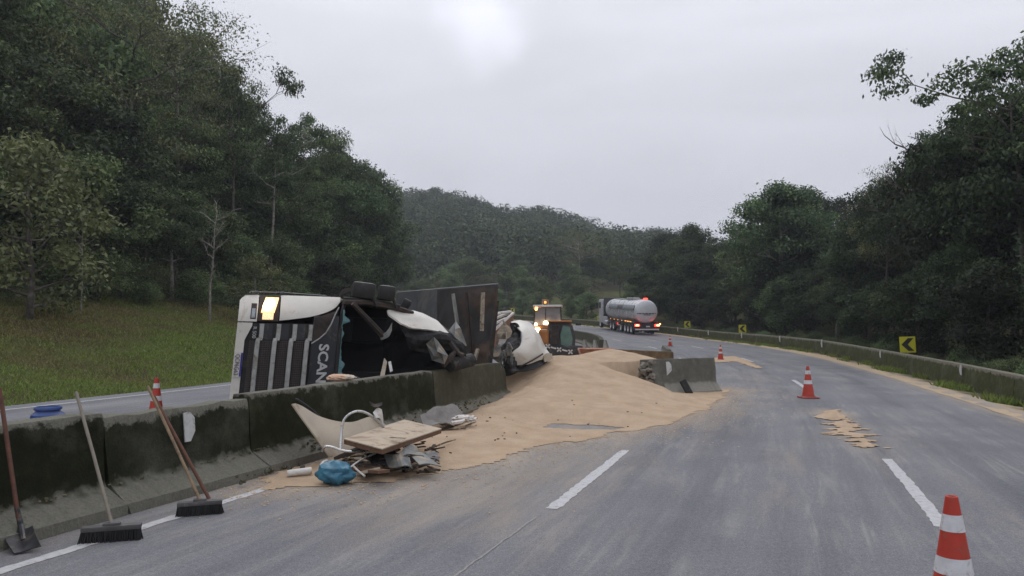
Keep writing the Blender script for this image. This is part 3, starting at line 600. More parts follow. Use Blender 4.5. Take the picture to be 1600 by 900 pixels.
# ------------------------------------------------------------------ knocked-over pieces of the median
m_chunk = concrete('broken_barrier_concrete', .3, .95, (.10, .098, .08), (.27, .26, .225), .75, seed=40)
m_raw = mat('broken_concrete_face', (.22, .2, .17), .95, var=.4, scale=9, dirt=(.05, .04, .03), dirt_amt=.3, bmp=.9, bscale=14)
def local_barrier(name, A, B, prof, mt, seed, topj=.012, flip=False):
    A = Vector(A); B = Vector(B); tv = (B - A); Ln = tv.length; tv.normalize(); nv = Vector((tv.y, -tv.x, 0)).normalized()
    if flip: nv = -nv
    n = max(6, int(Ln / .1)); K = len(prof); vs = []; uvs = []; fs = []
    for i in range(n + 1):
        f = i / n
        for (d, z) in prof:
            j = mnoise.noise(Vector((f * Ln * 5 + seed, z * 7, d * 5))) * topj; e = (mnoise.noise(Vector((z * 5 + seed, d * 6, i))) * .09 if i == 0 else 0)
            p = A + tv * (f * Ln + e) + nv * (d + j) + Vector((0, 0, z + (j * 1.5 if z > .6 else 0))); vs.append(p); uvs.append((f * Ln + seed, z))
    for i in range(n):
        for k in range(K - 1): fs.append((i * K + k, (i + 1) * K + k, (i + 1) * K + k + 1, i * K + k + 1))
    fs += [tuple(range(K)), tuple(reversed(range(n * K, n * K + K)))]
    me = bpy.data.meshes.new(name); me.from_pydata(vs, [], fs); me.update(); bm = bmesh.new(); bm.from_mesh(me); bmesh.ops.recalc_face_normals(bm, faces=bm.faces[:]); bm.to_mesh(me); bm.free()
    ul = me.uv_layers.new(name='UVMap')
    for l in me.loops: ul.data[l.index].uv = uvs[l.vertex_index]
    me.materials.append(mt); me.polygons.foreach_set('use_smooth', [True] * len(me.polygons)); me.set_sharp_from_angle(angle=R(30)); return me
CP = [(.26, -.05), (.25, .08), (.23, .09), (.08, .27), (.06, .32), (.045, .6), (.03, .75), (.0, .9), (-.2, .9), (-.24, .6), (-.27, .32), (-.45, .1), (-.46, -.05)]
cA = Vector((3.3, 18.6, -.02)); cB = Vector((5.3, 19.85, -.02))
ch = thing('barrier_fragment', 'broken grey concrete barrier block shoved out onto the lane beside the grain', 'barrier', tuple(cA), world=False); ch.location = (0, 0, 0)
link('block', local_barrier('block', cA, cB, CP, m_chunk, 3), ch)
tv = (cB - cA).normalized(); nv = Vector((tv.y, -tv.x, 0))
rm = MB(); c0 = cA + tv * .62; q = [c0 + tv * a + Vector((0, 0, z)) + nv * (.012 + (.9 - z) * .1) for a, z in ((0, .84), (.1, .84), (.17, .76), (.17, .62), (.0, .5))]
rm.prism(q, nv * .012); rm.build('reflector', M['reflector'], ch)
# split-off slab and torn end
sl = MB(); a0v = cA - tv * .02
sl.prism([a0v + tv * .05 + nv * .34 + Vector((0, 0, -.02)), a0v + tv * .34 + nv * .38 + Vector((0, 0, -.02)), a0v + tv * .16 + nv * .12 + Vector((0, 0, .86)), a0v - tv * .04 + nv * .1 + Vector((0, 0, .84))], nv * .07); sl.build('split_slab', m_chunk, ch).data.uv_layers.new(name='UVMap')
te = MB(); rr = random.Random(8)
for i in range(34):
    z = rr.uniform(.05, .88); p = a0v + tv * rr.uniform(-.12, .05) + nv * (rr.uniform(-.2, .34) * (1.1 - z * .6)) + Vector((0, 0, z)); e = Matrix.Rotation(rr.uniform(0, 3), 3, 'Z') @ Matrix.Rotation(rr.uniform(0, 3), 3, 'X'); sz = rr.uniform(.07, .17)
    te.bbox(p, (sz, sz * rr.uniform(.5, 1), sz * rr.uniform(.5, .9)), e, .03)
te.build('torn_end', m_raw, ch)
lump = MB(); p0 = G(1058, 612); p1 = P(1052, 598, p0.y + .12); ax = (Vector((p1.x, p1.y, .34)) - Vector((p0.x, p0.y, .0))); lump.bbox(cA + tv * .98 + nv * .36 + Vector((0, 0, .2)), (.17, .1, .42), Matrix.Rotation(R(-26), 3, 'Y') @ Matrix.Rotation(R(-14), 3, 'X'), .03)
o = lump.build('rubber_block', M['rubber']); tag(o, 'black rubber block leaning on the broken concrete barrier', 'debris')
# small upright barrier end behind, and the sand-coated slab lying in the gap
q0 = G(1044, 561); q1 = G(1052, 553)
o = link('barrier_fragment', local_barrier('barrier_fragment', q1 + Vector((-.3, 1.4, 0)), q0 + Vector((.05, 0, 0)), [(.22, -.05), (.2, .12), (.1, .5), (-.1, .5), (-.2, .12), (-.22, -.05)], m_chunk, 9)); tag(o, 'short stub of pale concrete standing behind the shoved barrier block', 'barrier')
m_coat = concrete('grain_coated_concrete', .1, .95, (.16, .105, .055), (.17, .135, .095), .8, seed=60)
o = link('barrier_fragment', local_barrier('barrier_fragment', Vector((3.05, 27.6, .0)), Vector((5.35, 25.6, -.06)), CP, m_coat, 15)); tag(o, 'brown grain coated concrete slab standing behind the pile crest', 'barrier')
bt = thing('barrier_fragment', 'splayed concrete ribs at the end of the far median barrier', 'barrier', tuple(rp(41, -.9)), world=True)
for k in range(3):
    p = Vector(rp(41.0 - k * .35, -.9 + k * .55)); mb = MB(); mb.prism([p + Vector((-.3, 0, -.1)), p + Vector((.3, 0, -.1)), p + Vector((.06, .7, .92)), p + Vector((-.06, .7, .92))], (0, .2, 0)); mb.build('rib', m_chunk, bt).data.uv_layers.new(name='UVMap')
# ------------------------------------------------------------------ overturned truck (lies on its left side, roof to the road, front to us)
TA = R(20); AX = Vector((math.cos(TA), math.sin(TA), -.02)); BK = Vector((-math.sin(TA), math.cos(TA), 0)); UPV = Vector((.085 * math.cos(TA), .085 * math.sin(TA), 1.0))
TO = Vector((-4.98, 12.72, 1.06))
def T(z, x, y=0.0): return TO + AX * z - UPV * x + BK * y       # z: the truck's own height, x: across (-: its right side, now on top), y: back
XL = 1.04                                                        # crushed lower side
def yf(z, x):                                                    # depth of the front skin
    c = max(0, abs(x) - .72) / .5; y = .30 * c ** 2.2
    if z > 1.5: y += (z - 1.5) * .10
    if z < .6: y += (.6 - z) * .08
    return y
truck = thing('overturned_truck', 'white truck cab lying on its side behind the median with smashed windscreen and lit headlamp', 'truck', (TO.x + 1.5, TO.y + .8, 0.0), world=True)
def skin(name, zs, xfun, mt, dy=0.0, nx=10, parent=None, thick=.03):
    mb = MB(); rows = []
    for z in zs:
        x0, x1 = xfun(z); rows.append([T(z, x0 + (x1 - x0) * i / nx, yf(z, x0 + (x1 - x0) * i / nx) + dy) for i in range(nx + 1)])
    mb.patch(rows, nx * 2, len(zs) * 3, thick); return mb.build(name, mt, parent or truck, True)
# white corner: bumper end, fender beside the grille
def lowb(z): return np.interp(z, [.28, .62, .95, 1.4, 1.7, 1.9, 2.0], [-.70, -.72, -.74, -.80, -.88, -1.0, -1.13])
skin('bumper_corner', [.28, .33, .45, .585], lambda z: (-1.2 + .10 * max(0, .36 - z) / .08, -.735), M['white'])
skin('fender_panel', [.955, 1.2, 1.5, 1.75, 1.9, 1.99], lambda z: (-1.21, float(lowb(z)) - .02), M['white'])
skin('headlamp_surround', [.6, .7, .85, .94], lambda z: (-1.2, -.745), M['rust'], .02)
skin('bumper_strip', [.28, .34, .42], lambda z: (-.715, XL), M['white'], nx=16)
skin('bumper_wedge', [.42, .47, .52], lambda z: (-.715, -.42 - (z - .42) * 2.4), M['white'], nx=5)
# headlamp: lit upper unit and dimmer reflector
mb = MB(); mb.patch([[T(z0 - (x + .9) * .22, x, yf(z0, x) - .02) for x in (-1.165, -1.1, -1.0, -.9)] for z0 in (.64, .72, .80, .86)], 8, 6, .03); hl = mb.build('headlamp', M['headwarm'], truck, True); mb = MB(); el_ = [(.755 + .085 * math.cos(a) + .035 * math.sin(a), -1.045 - .10 * math.sin(a)) for a in np.linspace(0, 2 * math.pi, 20, endpoint=False)]; mb.prism([T(z0, x0, yf(z0, x0) - .06) for z0, x0 in el_], BK * .03); mb.build('lamp_core', M['headlamp'], hl, True)
skin('reflector', [.67, .75, .85], lambda z: (-.885, -.775), M['headlow'], -.008, 4, hl)
fg = skin('fog_lamp_recess', [.475, .52, .565], lambda z: (-1.05, -.78), M['rust'], -.006, 5); skin('fog_lamp', [.49, .52, .55], lambda z: (-.96, -.80), M['lens'], -.014, 4, fg)
# grille: dark backing, fine mesh, four bright bars
skin('grille_backing', [.425, .7, 1.0, 1.3, 1.54], lambda z: (-.715, XL), M['black'], .05, 16)
gm = MB(); rr = random.Random(2)
for (z0, z1) in ((.50, .585), (.675, .86), (.965, 1.13), (1.235, 1.40)):
    nrib = 46
    for i in range(nrib):
        x = -.40 + (XL + .38) * i / nrib; a, b_ = T(z0, x, .035), T(z1, x, .035); gm.tube([a, b_], .0075, 4, False)
    for q in range(5):
        z = z0 + (z1 - z0) * (q + .5) / 5; gm.tube([T(z, -.41, .038), T(z, XL, .038)], .004, 4, False)
M['meshbrown'] = mat('grille_mesh_brown', (.085, .07, .06), .7, .1, var=.35, scale=20)
o = gm.build('grille_mesh', M['meshbrown'], truck); o['kind'] = 'stuff'
for z in (.635, .915, 1.185, 1.455):
    wd = .042; mb = MB(); prof = [(-.70, .02), (-.45, .02), (-.40, -.015), (.3, -.02), (XL, -.02)]
    rows = [[T(z + k * wd + (.045 if x < -.43 else 0), x, y + (0.0 if abs(k) < 1 else .03)) for x, y in prof] for k in (-1, -.8, .8, 1)]
    mb.patch(rows, 12, 3, .03); mb.build('grille_bar', M['silver'], truck)
for z in (.775, 1.05, 1.32):
    mb = MB(); mb.patch([[T(z + k * .085, x, .03) for x in (-.705, -.43)] for k in (-1, 1)], 4, 2, .02); mb.build('grille_blank', M['panel'], truck)
mb = MB(); mb.patch([[T(z, x, .0) for x in (-.70, -.52, -.45)] for z in (.54, .595)], 4, 2, .02); mb.build('grille_badge_strip', M['panel'], truck)
# upper panel with the maker's name, darker side insert, pale trim line
skin('name_panel', [1.535, 1.65, 1.8, 1.97], lambda z: (-.86 + .0 * z, XL), M['panel'], .0, 16)
skin('side_insert', [1.55, 1.65, 1.8, 1.9], lambda z: (float(np.interp(z, [1.5, 1.9], [-.8, -.95])), float(np.interp(z, [1.54, 1.75, 1.9], [-.38, -.52, -.86]))), M['rust'], -.012, 6)
mb = MB(); mb.tube([T(z, x, yf(z, x) - .014) for z, x in ((1.53, -.37), (1.66, -.46), (1.76, -.56), (1.84, -.72), (1.9, -.9), (1.96, -1.02))], .012, 6); mb.build('trim_line', M['silver'], truck)
def place_text(name, body, size, z, x, y, mt, ext=.006, spacing=None, bold=0.0, flip=1, sx=1.0):
    me = text_mesh(body, size, ext, bold=bold)      # text runs across the truck: +text x = +truck x, +text y = truck up
    o0 = Vector(truck['_w'])
    for v in me.vertices:
        a, b_, c = v.co; v.co = T(z + b_, x + a * sx, y - c) - o0
    me.materials.append(mt); o = link(name, me, truck); return o
place_text('lettering', 'SCANIA', .235, 1.745, .10, yf(1.745, .1) - .012, M['letter'], .008, bold=.006, sx=1.12)
place_text('model_lettering', 'R 500', .085, .565, -.55, -.012, M['letter'], .005)
pl = skin('licence_plate', [.285, .42], lambda z: (-.21, .21), M['whiteplastic'], -.02, 4, thick=.01); 
skin('plate_header', [.39, .42], lambda z: (-.2, .2), M['plateblue'], -.024, 4, pl, .008)
place_text('plate_lettering', 'QCP6G63', .105, .338, 0, yf(.34, 0) - .026, M['plateink'], .003, sx=.80)
# rail along the upper edge, door top rail
mb = MB(); mb.tube([T(.42, -1.215, .25), T(.44, -1.25, .3), T(.7, -1.25, .35), T(.95, -1.255, .35), T(1.4, -1.24, .4), T(1.75, -1.225, .42)], .016, 6); mb.tube([T(.46, -1.235, .28), T(.56, -1.25, .3)], .03, 6); mb.tube([T(.93, -1.24, .3), T(1.0, -1.255, .32)], .028, 6); mb.build('side_rail', M['iron'], truck)
# cab sides, floor, rear wall
mb = MB()
mb.patch([[T(.35, -1.2, .4), T(1.2, -1.21, .4), T(2.0, -1.2, .4)], [T(.35, -1.2, 1.9), T(1.2, -1.21, 1.9), T(2.3, -1.2, 1.9)]], 8, 4, .03); mb.build('cab_side', M['white'], truck, True)
mb = MB(); mb.patch([[T(.35, -1.2, 1.9), T(1.8, -1.2, 1.9), T(3.3, -1.1, 1.9)], [T(.35, XL, 1.9), T(1.8, XL, 1.9), T(3.2, XL, 1.9)]], 4, 4, .03); mb.build('cab_rear_wall', M['dark'], truck)
mb = MB(); mb.patch([[T(.35, -1.15, .3), T(.35, XL, .3)], [T(.4, -1.15, 3.6), T(.4, XL, 3.6)]], 3, 3, .05); mb.build('chassis_underside', M['iron'], truck)
mb = MB(); mb.patch([[T(1.97, -1.0, .2), T(1.97, XL, .2)], [T(1.9, -1.0, .9), T(1.9, XL, .9)]], 4, 3, .04); mb.build('dashboard', M['dark'], truck)
mb = MB(); mb.patch([[T(1.9, XL - .02, .1), T(3.4, XL - .1, .1)], [T(1.9, XL - .02, 1.9), T(3.4, XL - .1, 1.9)]], 4, 4, .04); mb.build('lower_door', M['dark'], truck)
mb = MB(); mb.patch([[T(1.95, -1.13, .35), T(2.6, -1.12, .5), T(3.25, -1.0, .8)], [T(1.95, -1.13, 1.9), T(2.6, -1.12, 1.9), T(3.3, -1.05, 1.9)]], 6, 4, .03); mb.build('upper_door', M['dark'], truck)
# windscreen base frame and shards
mb = MB(); mb.tube([T(2.0, XL, .06), T(2.01, .3, .04), T(2.01, -.5, .05), T(2.02, -.9, .13), T(2.06, -1.08, .26)], .035, 6); mb.build('windscreen_frame', M['black'], truck)
rr = random.Random(11); edgep = []; n = 26
top = []; bot = []
for i in range(n + 1):
    x = -.98 + 1.38 * i / n; wdt = .012 + .03 * rr.random() + (.09 if i in (3, 4) else 0) + .13 * max(0, (i - 15) / 9) * (1 if i < 25 else .2)
    y0 = yf(2.0, x) + .0; bot.append(T(2.04, x, y0)); top.append(T(2.04 + wdt * rr.uniform(.6, 1.2), x, y0 + .02))
mb = MB(); mb.patch([bot, top], n * 2, 2, .01, .01); mb.build('windscreen_glass', M['teal'], truck)
# seats, steering wheel, loose trim seen in the dark cab
for k, (z, x) in enumerate(((2.25, -.62), (2.2, .45))):
    mb = MB(); rot = Matrix((AX.normalized(), (-UPV).normalized(), BK)).transposed()
    mb.bbox(T(z, x, 1.25), (.22, .5, .55), rot, .06); mb.bbox(T(z + .5, x, 1.5), (.85, .5, .2), rot, .07); st = mb.build('seat', M['dark'], truck, True)
    mb = MB(); mb.bbox(T(z + 1.0, x, 1.47), (.22, .3, .14), rot, .05); mb.build('headrest', M['black'], st, True)
mb = MB(); c = T(2.35, .42, .45); e1 = AX.normalized(); e2 = (-UPV * .85 + BK * .5).normalized(); pts = [c + (e1 * math.cos(a) + e2 * math.sin(a)) * .22 for a in np.linspace(0, 2 * math.pi, 22)]
mb.tube(pts, .02, 6, False); mb.tube([pts[0], c, pts[7]], .016, 6); mb.tube([c, pts[14]], .016, 6); mb.build('steering_wheel', M['grey_sheet'], truck, True)
mb = MB(); mb.patch([[P(594, 588, 13.5), P(600, 560, 13.7)], [P(601, 588, 13.5), P(604, 566, 13.7)]], 3, 3, .02); mb.build('loose_trim', M['beige'], truck)
mb = MB(); mb.patch([[P(607, 566, 13.6), P(611, 565, 13.6)], [P(610, 582, 13.5), P(614, 580, 13.5)]], 3, 3, .02); mb.build('loose_trim', M['whiteplastic'], truck)
def facet(mb, ring, ctr):                          # stiff sheet folded about a high point
    A = [P(*q) for q in ring]; C_ = P(*ctr); n = len(A); M_ = [a.lerp(C_, .5) + Vector((0, .06 * (-1) ** i, 0)) for i, a in enumerate(A)]
    vs = A + M_ + [C_]; fs = []
    for i in range(n): j = (i + 1) % n; fs += [(i, j, n + i), (j, n + j, n + i), (n + i, n + j, 2 * n)]
    o = len(vs); vs = vs + [v + Vector((.004, .02, 0)) for v in vs]; fs += [tuple(reversed([k + o for k in f])) for f in fs]; fs += [(i, i + o, (i + 1) % n + o, (i + 1) % n) for i in range(n)]
    mb.add(vs, fs)
# broken pillar swung across the windscreen hole
mb = MB(); a, b_ = P(551, 474, 13.2), P(598, 524, 13.6); mb.tube([a, a.lerp(b_, .5), b_], [.045, .055, .06], 6); mb.build('broken_pillar', M['rust'], truck)
mb = MB(); mb.patch([[P(592, 522, 13.58), P(603, 519, 13.58), P(613, 505, 13.66)], [P(596, 531, 13.6), P(608, 526, 13.58), P(612, 516, 13.6)]], 6, 4, .03, .03); mb.build('torn_bracket', M['grey_sheet'], truck)
mb = MB(); mb.tube([P(536, 472, 13.3), P(575, 473, 13.6), P(615, 480, 14.0), P(645, 489, 14.3)], [.05, .05, .055, .04], 6); mb.build('upper_door_frame', M['rust'], truck)
mb = MB(); mb.tube([P(536, 466, 13.32), P(580, 469, 13.7), P(625, 478, 14.05)], [.03, .035, .03], 6); mb.build('window_rubber', M['black'], truck)
# crushed roof: white skin and black lining
mb = MB(); mb.patch([[P(604, 486, 13.9), P(625, 486, 14.2), P(648, 488, 14.5), P(662, 493, 14.8)], [P(606, 492, 13.85), P(632, 495, 14.1), P(664, 498, 14.4), P(680, 502, 14.7)], [P(613, 498, 13.8), P(634, 503, 14.05), P(668, 507, 14.3), P(692, 513, 14.5)], [P(626, 508, 13.75), P(644, 514, 14.0), P(672, 517, 14.2), P(700, 522, 14.4)]], 24, 14, .03, .012, 3); mb.build('roof_skin', M['white'], truck, True)
mb = MB(); mb.patch([[P(606, 484, 14.3), P(640, 488, 14.7), P(690, 510, 14.9)], [P(604, 500, 14.1), P(650, 515, 14.3), P(712, 530, 14.5)], [P(598, 540, 14.6), P(650, 540, 14.7), P(728, 552, 14.6)], [P(598, 592, 14.9), P(655, 590, 14.9), P(735, 572, 14.8)]], 16, 16, .03, .05, 7); mb.build('roof_lining', M['dark'], truck)
mb = MB(); mb.patch([[P(624, 512, 14.1), P(650, 517, 14.2), P(680, 519, 14.3), P(704, 523, 14.4)], [P(630, 522, 14.0), P(655, 528, 14.1), P(690, 527, 14.2), P(722, 540, 14.4)], [P(640, 545, 14.1), P(660, 550, 14.2), P(700, 548, 14.3), P(728, 552, 14.4)]], 11, 7, .03, .09, 4); mb.build('crumpled_header', M['dark'], truck)
mb = MB(); facet(mb, [(666, 537, 13.95), (678, 527, 13.85), (684, 533, 14.0), (700, 556, 13.95), (694, 569, 13.9), (675, 563, 13.95)], (683, 549, 13.8)); mb.build('crumpled_sheet', M['grey_sheet'], truck)
mb = MB(); facet(mb, [(692, 528, 15.7), (712, 502, 15.9), (719, 512, 15.7), (729, 540, 15.8), (715, 547, 15.6), (698, 543, 15.6)], (711, 527, 15.45)); mb.build('bent_grey_sheet', M['grey_sheet'], truck)
mb = MB(); mb.tube([P(692, 572, 14.0), P(706, 556, 14.1), P(716, 546, 14.2)], [.05, .06, .04], 6); mb.tube([P(704, 535, 14.2), P(716, 552, 14.15), P(724, 556, 14.1)], .05, 6); mb.build('bent_bar', M['rust'], truck)
mb = MB(); a, b_ = P(700, 571, 14.3), P(738, 562, 14.85); mb.tube([a, a.lerp(b_, .06), a.lerp(b_, .94), b_], [.10, .135, .135, .10], 14); mb.build('air_tank', M['rubber'], truck, True)
# mirrors standing up on the upper side
for (u, v, wp, hp, D) in ((568, 454, 37, 26, 13.6), (604, 458, 27, 24, 13.9)):
    wm, hm_ = wp * D / F_PX, hp * D / F_PX; mb = MB(); c = P(u, v, D); mb.bbox(c, (wm, .2, hm_), Matrix.Rotation(TA, 3, 'Z') @ Matrix.Rotation(R(6), 3, 'Y'), .075); mr = mb.build('mirror', M['black'], truck, True)
    mb = MB(); mb.tube([c - Vector((wm * .42, 0, hm_ * .2)), c - Vector((wm * .62, -.05, hm_ * .55)), c - Vector((wm * .75, -.1, hm_ * .9))], .035, 6); mb.build('mirror_arm', M['black'], mr); mb = MB(); mb.tube([c + Vector((wm * .35, 0, -hm_ * .3)), c + Vector((wm * .55, .05, -hm_ * .95))], .03, 6); mb.build('mirror_arm', M['black'], mr)
mb = MB(); mb.bbox(P(634, 476, 14.6), (.17, .1, .22), Matrix.Rotation(R(28), 3, 'Y'), .05); mb.build('mirror', M['black'], truck, True)
mb = MB(); mb.patch([[P(529, 461, 13.5), P(536, 452, 13.6), P(546, 451, 13.7)], [P(530, 464, 13.5), P(540, 458, 13.6), P(548, 455, 13.7)]], 5, 3, .02); mb.build('broken_marker', M['rust'], truck)
# ------------------------------------------------------------------ tipped trailer
trl = thing('wrecked_trailer', 'dark rusty trailer body tipped on its side behind the truck cab', 'trailer', (-1.2, 19, 0), world=True)
TL = [P(622, 459, 20.6), P(686, 453.5, 18.9), P(779, 446, 17.45)]
def down(p, z, dx=0.0, dy=0.0): return Vector((p.x + dx, p.y + dy, z))
mb = MB(); mb.patch([[TL[0], TL[0].lerp(TL[1], .5), TL[1]], [down(TL[0], 1.2), down(TL[0].lerp(TL[1], .5), 1.2, 0, .05), down(TL[1], 1.2)], [down(TL[0], 0), down(TL[0].lerp(TL[1], .5), 0), down(TL[1], 0)]], 8, 8, .06, .03); mb.build('front_panel', M['trailer_grey'], trl)
m_rib = (TL[2] - TL[1]).normalized(); nb = Vector((m_rib.y, -m_rib.x, 0)).normalized()
rt = [TL[1].lerp(TL[2], f) for f in (0, .5, 1)]
mb = MB(); mb.patch([rt, [down(p, 1.5, -.07 * i, 0) for i, p in enumerate(rt)], [down(p, .75, -.13 * i, 0) for i, p in enumerate(rt)], [down(p, 0, -.2 * i, 0) for i, p in enumerate(rt)]], 10, 12, .06, .03, 2); mb.build('floor_panel', M['trailer'], trl)
for (u0, v0, u1, v1, rad, mt) in ((709, 459, 716, 507, .028, 'silver'), (730, 457, 737, 552, .022, 'rust'), (756, 457, 754, 517, .03, 'plank'), (748, 545, 743, 562, .03, 'plank')):
    D0 = float(np.interp(u0, [686, 779], [18.9, 17.45])) - .26 - (.12 if u0 > 700 else 0); mb = MB(); a, b_ = P(u0, v0, D0), P(u1, v1, D0 - .03); dr = (b_ - a).normalized(); sdv = dr.cross(nb).normalized(); mb.prism([a - sdv * rad * 1.4, a + sdv * rad * 1.4, b_ + sdv * rad * 1.4, b_ - sdv * rad * 1.4], nb * .05); mb.build('batten', M[mt], trl)
mb = MB(); mb.tube([TL[0] + Vector((0, 0, .02)), TL[1] + Vector((0, 0, .02)), TL[2] + Vector((0, 0, .02))], .035, 6); mb.build('top_rail', M['trailer_grey'], trl)
mb = MB(); mb.tube([down(TL[1], 2.55, 0, -.05), down(TL[1], .0, 0, -.05)], .035, 6); mb.build('corner_post', M['trailer'], trl)
for f in (.5,):
    p = TL[0].lerp(TL[1], f); mb = MB(); mb.tube([down(p, 2.5, 0, -.05), down(p, 0, 0, -.05)], .02, 5); mb.build('panel_seam', M['trailer'], trl)
# body running back behind, with its pale top frame seen past the panel
mb = MB(); e = TL[2]; mb.patch([[Vector((-.35, 17.6, 2.3)), Vector((-.6, 21, 2.3)), Vector((-1.1, 25, 2.2))], [Vector((-.6, 17.6, 0)), Vector((-.9, 21, 0)), Vector((-1.3, 25, 0))]], 4, 4, .05); mb.build('side_wall', M['trailer'], trl)
mb = MB(); mb.patch([[P(770, 516, 22.5), P(801, 489, 24.5)], [P(766, 545, 22.5), P(800, 532, 24.5)]], 4, 4, .05, .04); mb.build('brown_side_panel', mat('brown_side_paint', (.2, .11, .07), .7, var=.3, scale=3, dirt=(.35, .27, .2), dirt_amt=.3), trl)
for (u0, v0, u1, v1) in ((772, 516, 802, 489), (772, 498, 794, 490), (775, 490, 798, 487), (772, 506, 790, 498)):
    mb = MB(); mb.tube([P(u0, v0, 22.4), P(u1, v1, 24.4)], .045, 5); mb.build('frame_rail', M['whiteplastic'], trl)
# ------------------------------------------------------------------ torn cab fairing lying over the barrier end
fa = thing('torn_fairing', 'torn curved white truck fairing hanging over the end of the median barrier', 'truck panel', (.3, 18, .4), world=True)
mb = MB(); mb.patch([[P(798, 505, 18.5), P(812, 502, 18.7), P(826, 505, 18.9), P(832, 510, 19.1)], [P(814, 520, 18.0), P(826, 516, 18.2), P(838, 520, 18.6), P(844, 530, 18.9)], [P(813, 540, 17.75), P(830, 535, 17.9), P(842, 538, 18.3), P(852, 546, 18.7)], [P(800, 552, 17.65), P(824, 554, 17.7), P(843, 553, 18.1), P(858, 557, 18.5)], [P(806, 570, 17.75), P(826, 568, 17.8), P(842, 562, 18.1), P(852, 560, 18.5)]], 22, 24, .03, .02, 5); mb.build('shell', M['white'], fa, True)
mb = MB(); mb.patch([[P(803, 572, 17.9), P(830, 566, 18.0), P(856, 557, 18.5)], [P(806, 582, 17.8), P(832, 578, 17.9), P(854, 567, 18.3)]], 10, 4, .03, .04, 6); mb.build('underside', M['black'], fa, True)
mb = MB(); mb.tube([P(812, 573, 17.7), P(832, 563, 17.75), P(848, 553, 18.05)], .02, 5); mb.build('edge_strip', M['rust'], fa)
mb = MB(); mb.patch([[P(848, 556, 18.2), P(853, 552, 18.3), P(860, 553, 18.5)], [P(850, 566, 18.2), P(856, 564, 18.3), P(862, 560, 18.5)]], 6, 5, .03, .03); mb.build('end_cap', M['beige'], fa, True)
mb = MB(); mb.patch([[P(797, 505, 18.4), P(808, 506, 18.3), P(813, 516, 18.2)], [P(800, 522, 18.3), P(808, 526, 18.1), P(814, 532, 18.0)], [P(786, 540, 18.0), P(800, 540, 17.8), P(812, 542, 17.8)], [P(785, 560, 17.8), P(796, 562, 17.6), P(806, 570, 17.7)], [P(791, 588, 17.7), P(800, 586, 17.6), P(812, 580, 17.7)]], 12, 16, .02, .07, 8, 11); mb.build('torn_lining', M['black'], fa)
mb = MB(); rr = random.Random(21)
for k in range(9):
    u0 = rr.uniform(783, 800); v0 = rr.uniform(530, 555); p = [P(u0 + rr.uniform(-3, 3) + i * rr.uniform(-2, 2.5), v0 + i * rr.uniform(6, 11), 17.55 + .03 * i) for i in range(4)]; mb.tube(p, [.03, .035, .03, .012], 5)
mb.build('hanging_strips', M['grey_sheet'], fa)['kind'] = 'stuff'
# loose bits between trailer and fairing
rr = random.Random(31)
for k, (u, v, D, sx_, sz_, mt) in enumerate([(783, 532, 19.2, .5, .25, 'ply'), (790, 543, 18.8, .45, .3, 'whiteplastic'), (776, 548, 18.6, .5, .2, 'whiteplastic'), (787, 522, 20.2, .4, .35, 'beige'), (771, 556, 18.3, .5, .12, 'plank'), (798, 520, 20.5, .08, .6, 'plank'), (782, 556, 18.3, .4, .12, 'ply')]):
    mb = MB(); p = P(u, v, D); e = Matrix.Rotation(rr.uniform(-.8, .8), 3, 'Z') @ Matrix.Rotation(rr.uniform(-.7, .7), 3, 'Y')
    a = e @ Vector((sx_ / 2, 0, 0)); b_ = e @ Vector((0, .1, sz_ / 2)); mb.patch([[p - a + b_, p + b_ * 1.3, p + a + b_ * .7], [p - a * .8 - b_, p - b_ * .8, p + a - b_]], 8, 6, .02, .05, k)
    o = mb.build('plywood_scrap', M[mt]); tag(o, 'torn pale sheet scrap wedged between the trailer floor and the white fairing', 'debris', 'scraps between trailer and fairing')
# ------------------------------------------------------------------ traffic cones
def cone_thing(label):
    c = thing('traffic_cone', label, 'cone', group='orange and white traffic cones')
    mb = MB(); mb.bbox((0, 0, .0175), (.4, .4, .035), None, .014); mb.lathe([(.175, .034), (.165, .05), (.15, .055)], 24); mb.build('base', M['conedark'], c, True)
    def rz(z): return .140 - .108 * (z - .05) / .70
    def band(name, z0, z1, mt, dr=0.0, top=False):
        n = 3; pr = [(rz(z0 + (z1 - z0) * i / n) + dr, z0 + (z1 - z0) * i / n) for i in range(n + 1)]
        if top: pr += [(rz(z1) - .006, z1 + .004), (rz(z1) - .012, z1), (rz(z1) - .012, z1 - .04)]
        mb = MB(); mb.lathe(pr, 28); return mb.build(name, mt, c, True)
    band('body', .045, .75, M['orange_cone'], 0, True); band('reflective_band', .335, .425, M['coneband'], .003); band('reflective_band', .565, .655, M['coneband'], .003); return c
CONES = [((1263, 622), 0, 'traffic cone alone on the lane line short of the shoved concrete block'), ((1126, 563), 0, 'traffic cone standing in a skirt of spilled grain'), ((1047, 541), 0, 'traffic cone out on the lane beyond the pale concrete stub'), ((974, 523), .5, 'traffic cone beside the tanker trailer wheels'), ((927, 513), .8, 'traffic cone ahead of the tanker cab')]
c0 = cone_thing('large traffic cone with two white bands, closest to the long lane dash')
c0.location = (2.46, 4.28, 0); c0.rotation_euler = (0, 0, .3)
def on_road(u, v):
    zz = 0.0
    for _ in range(25):
        q = G(u, v, zz); s_, d_ = sd_of([q.x], [q.y]); zz = zz * .5 + .5 * float(zroad(s_[0]))
    return Vector((q.x, q.y, zz)), float(s_[0]), float(d_[0])
for k, ((u, v), _z0, lab) in enumerate(CONES):
    c = copy_tree(c0); c['label'] = lab; q, s_, d_ = on_road(u, v); c.location = q; c.rotation_euler = (0, 0, .5 * k)
c = copy_tree(c0); c['label'] = 'traffic cone on the opposite carriageway behind the leaning broom poles'; q = P(244, 631, 9.9); c.location = (q.x, q.y, .0); c.location = P(244, 650, 12.0) ; c.location.z = 0; c.scale = (1, 1, 1)
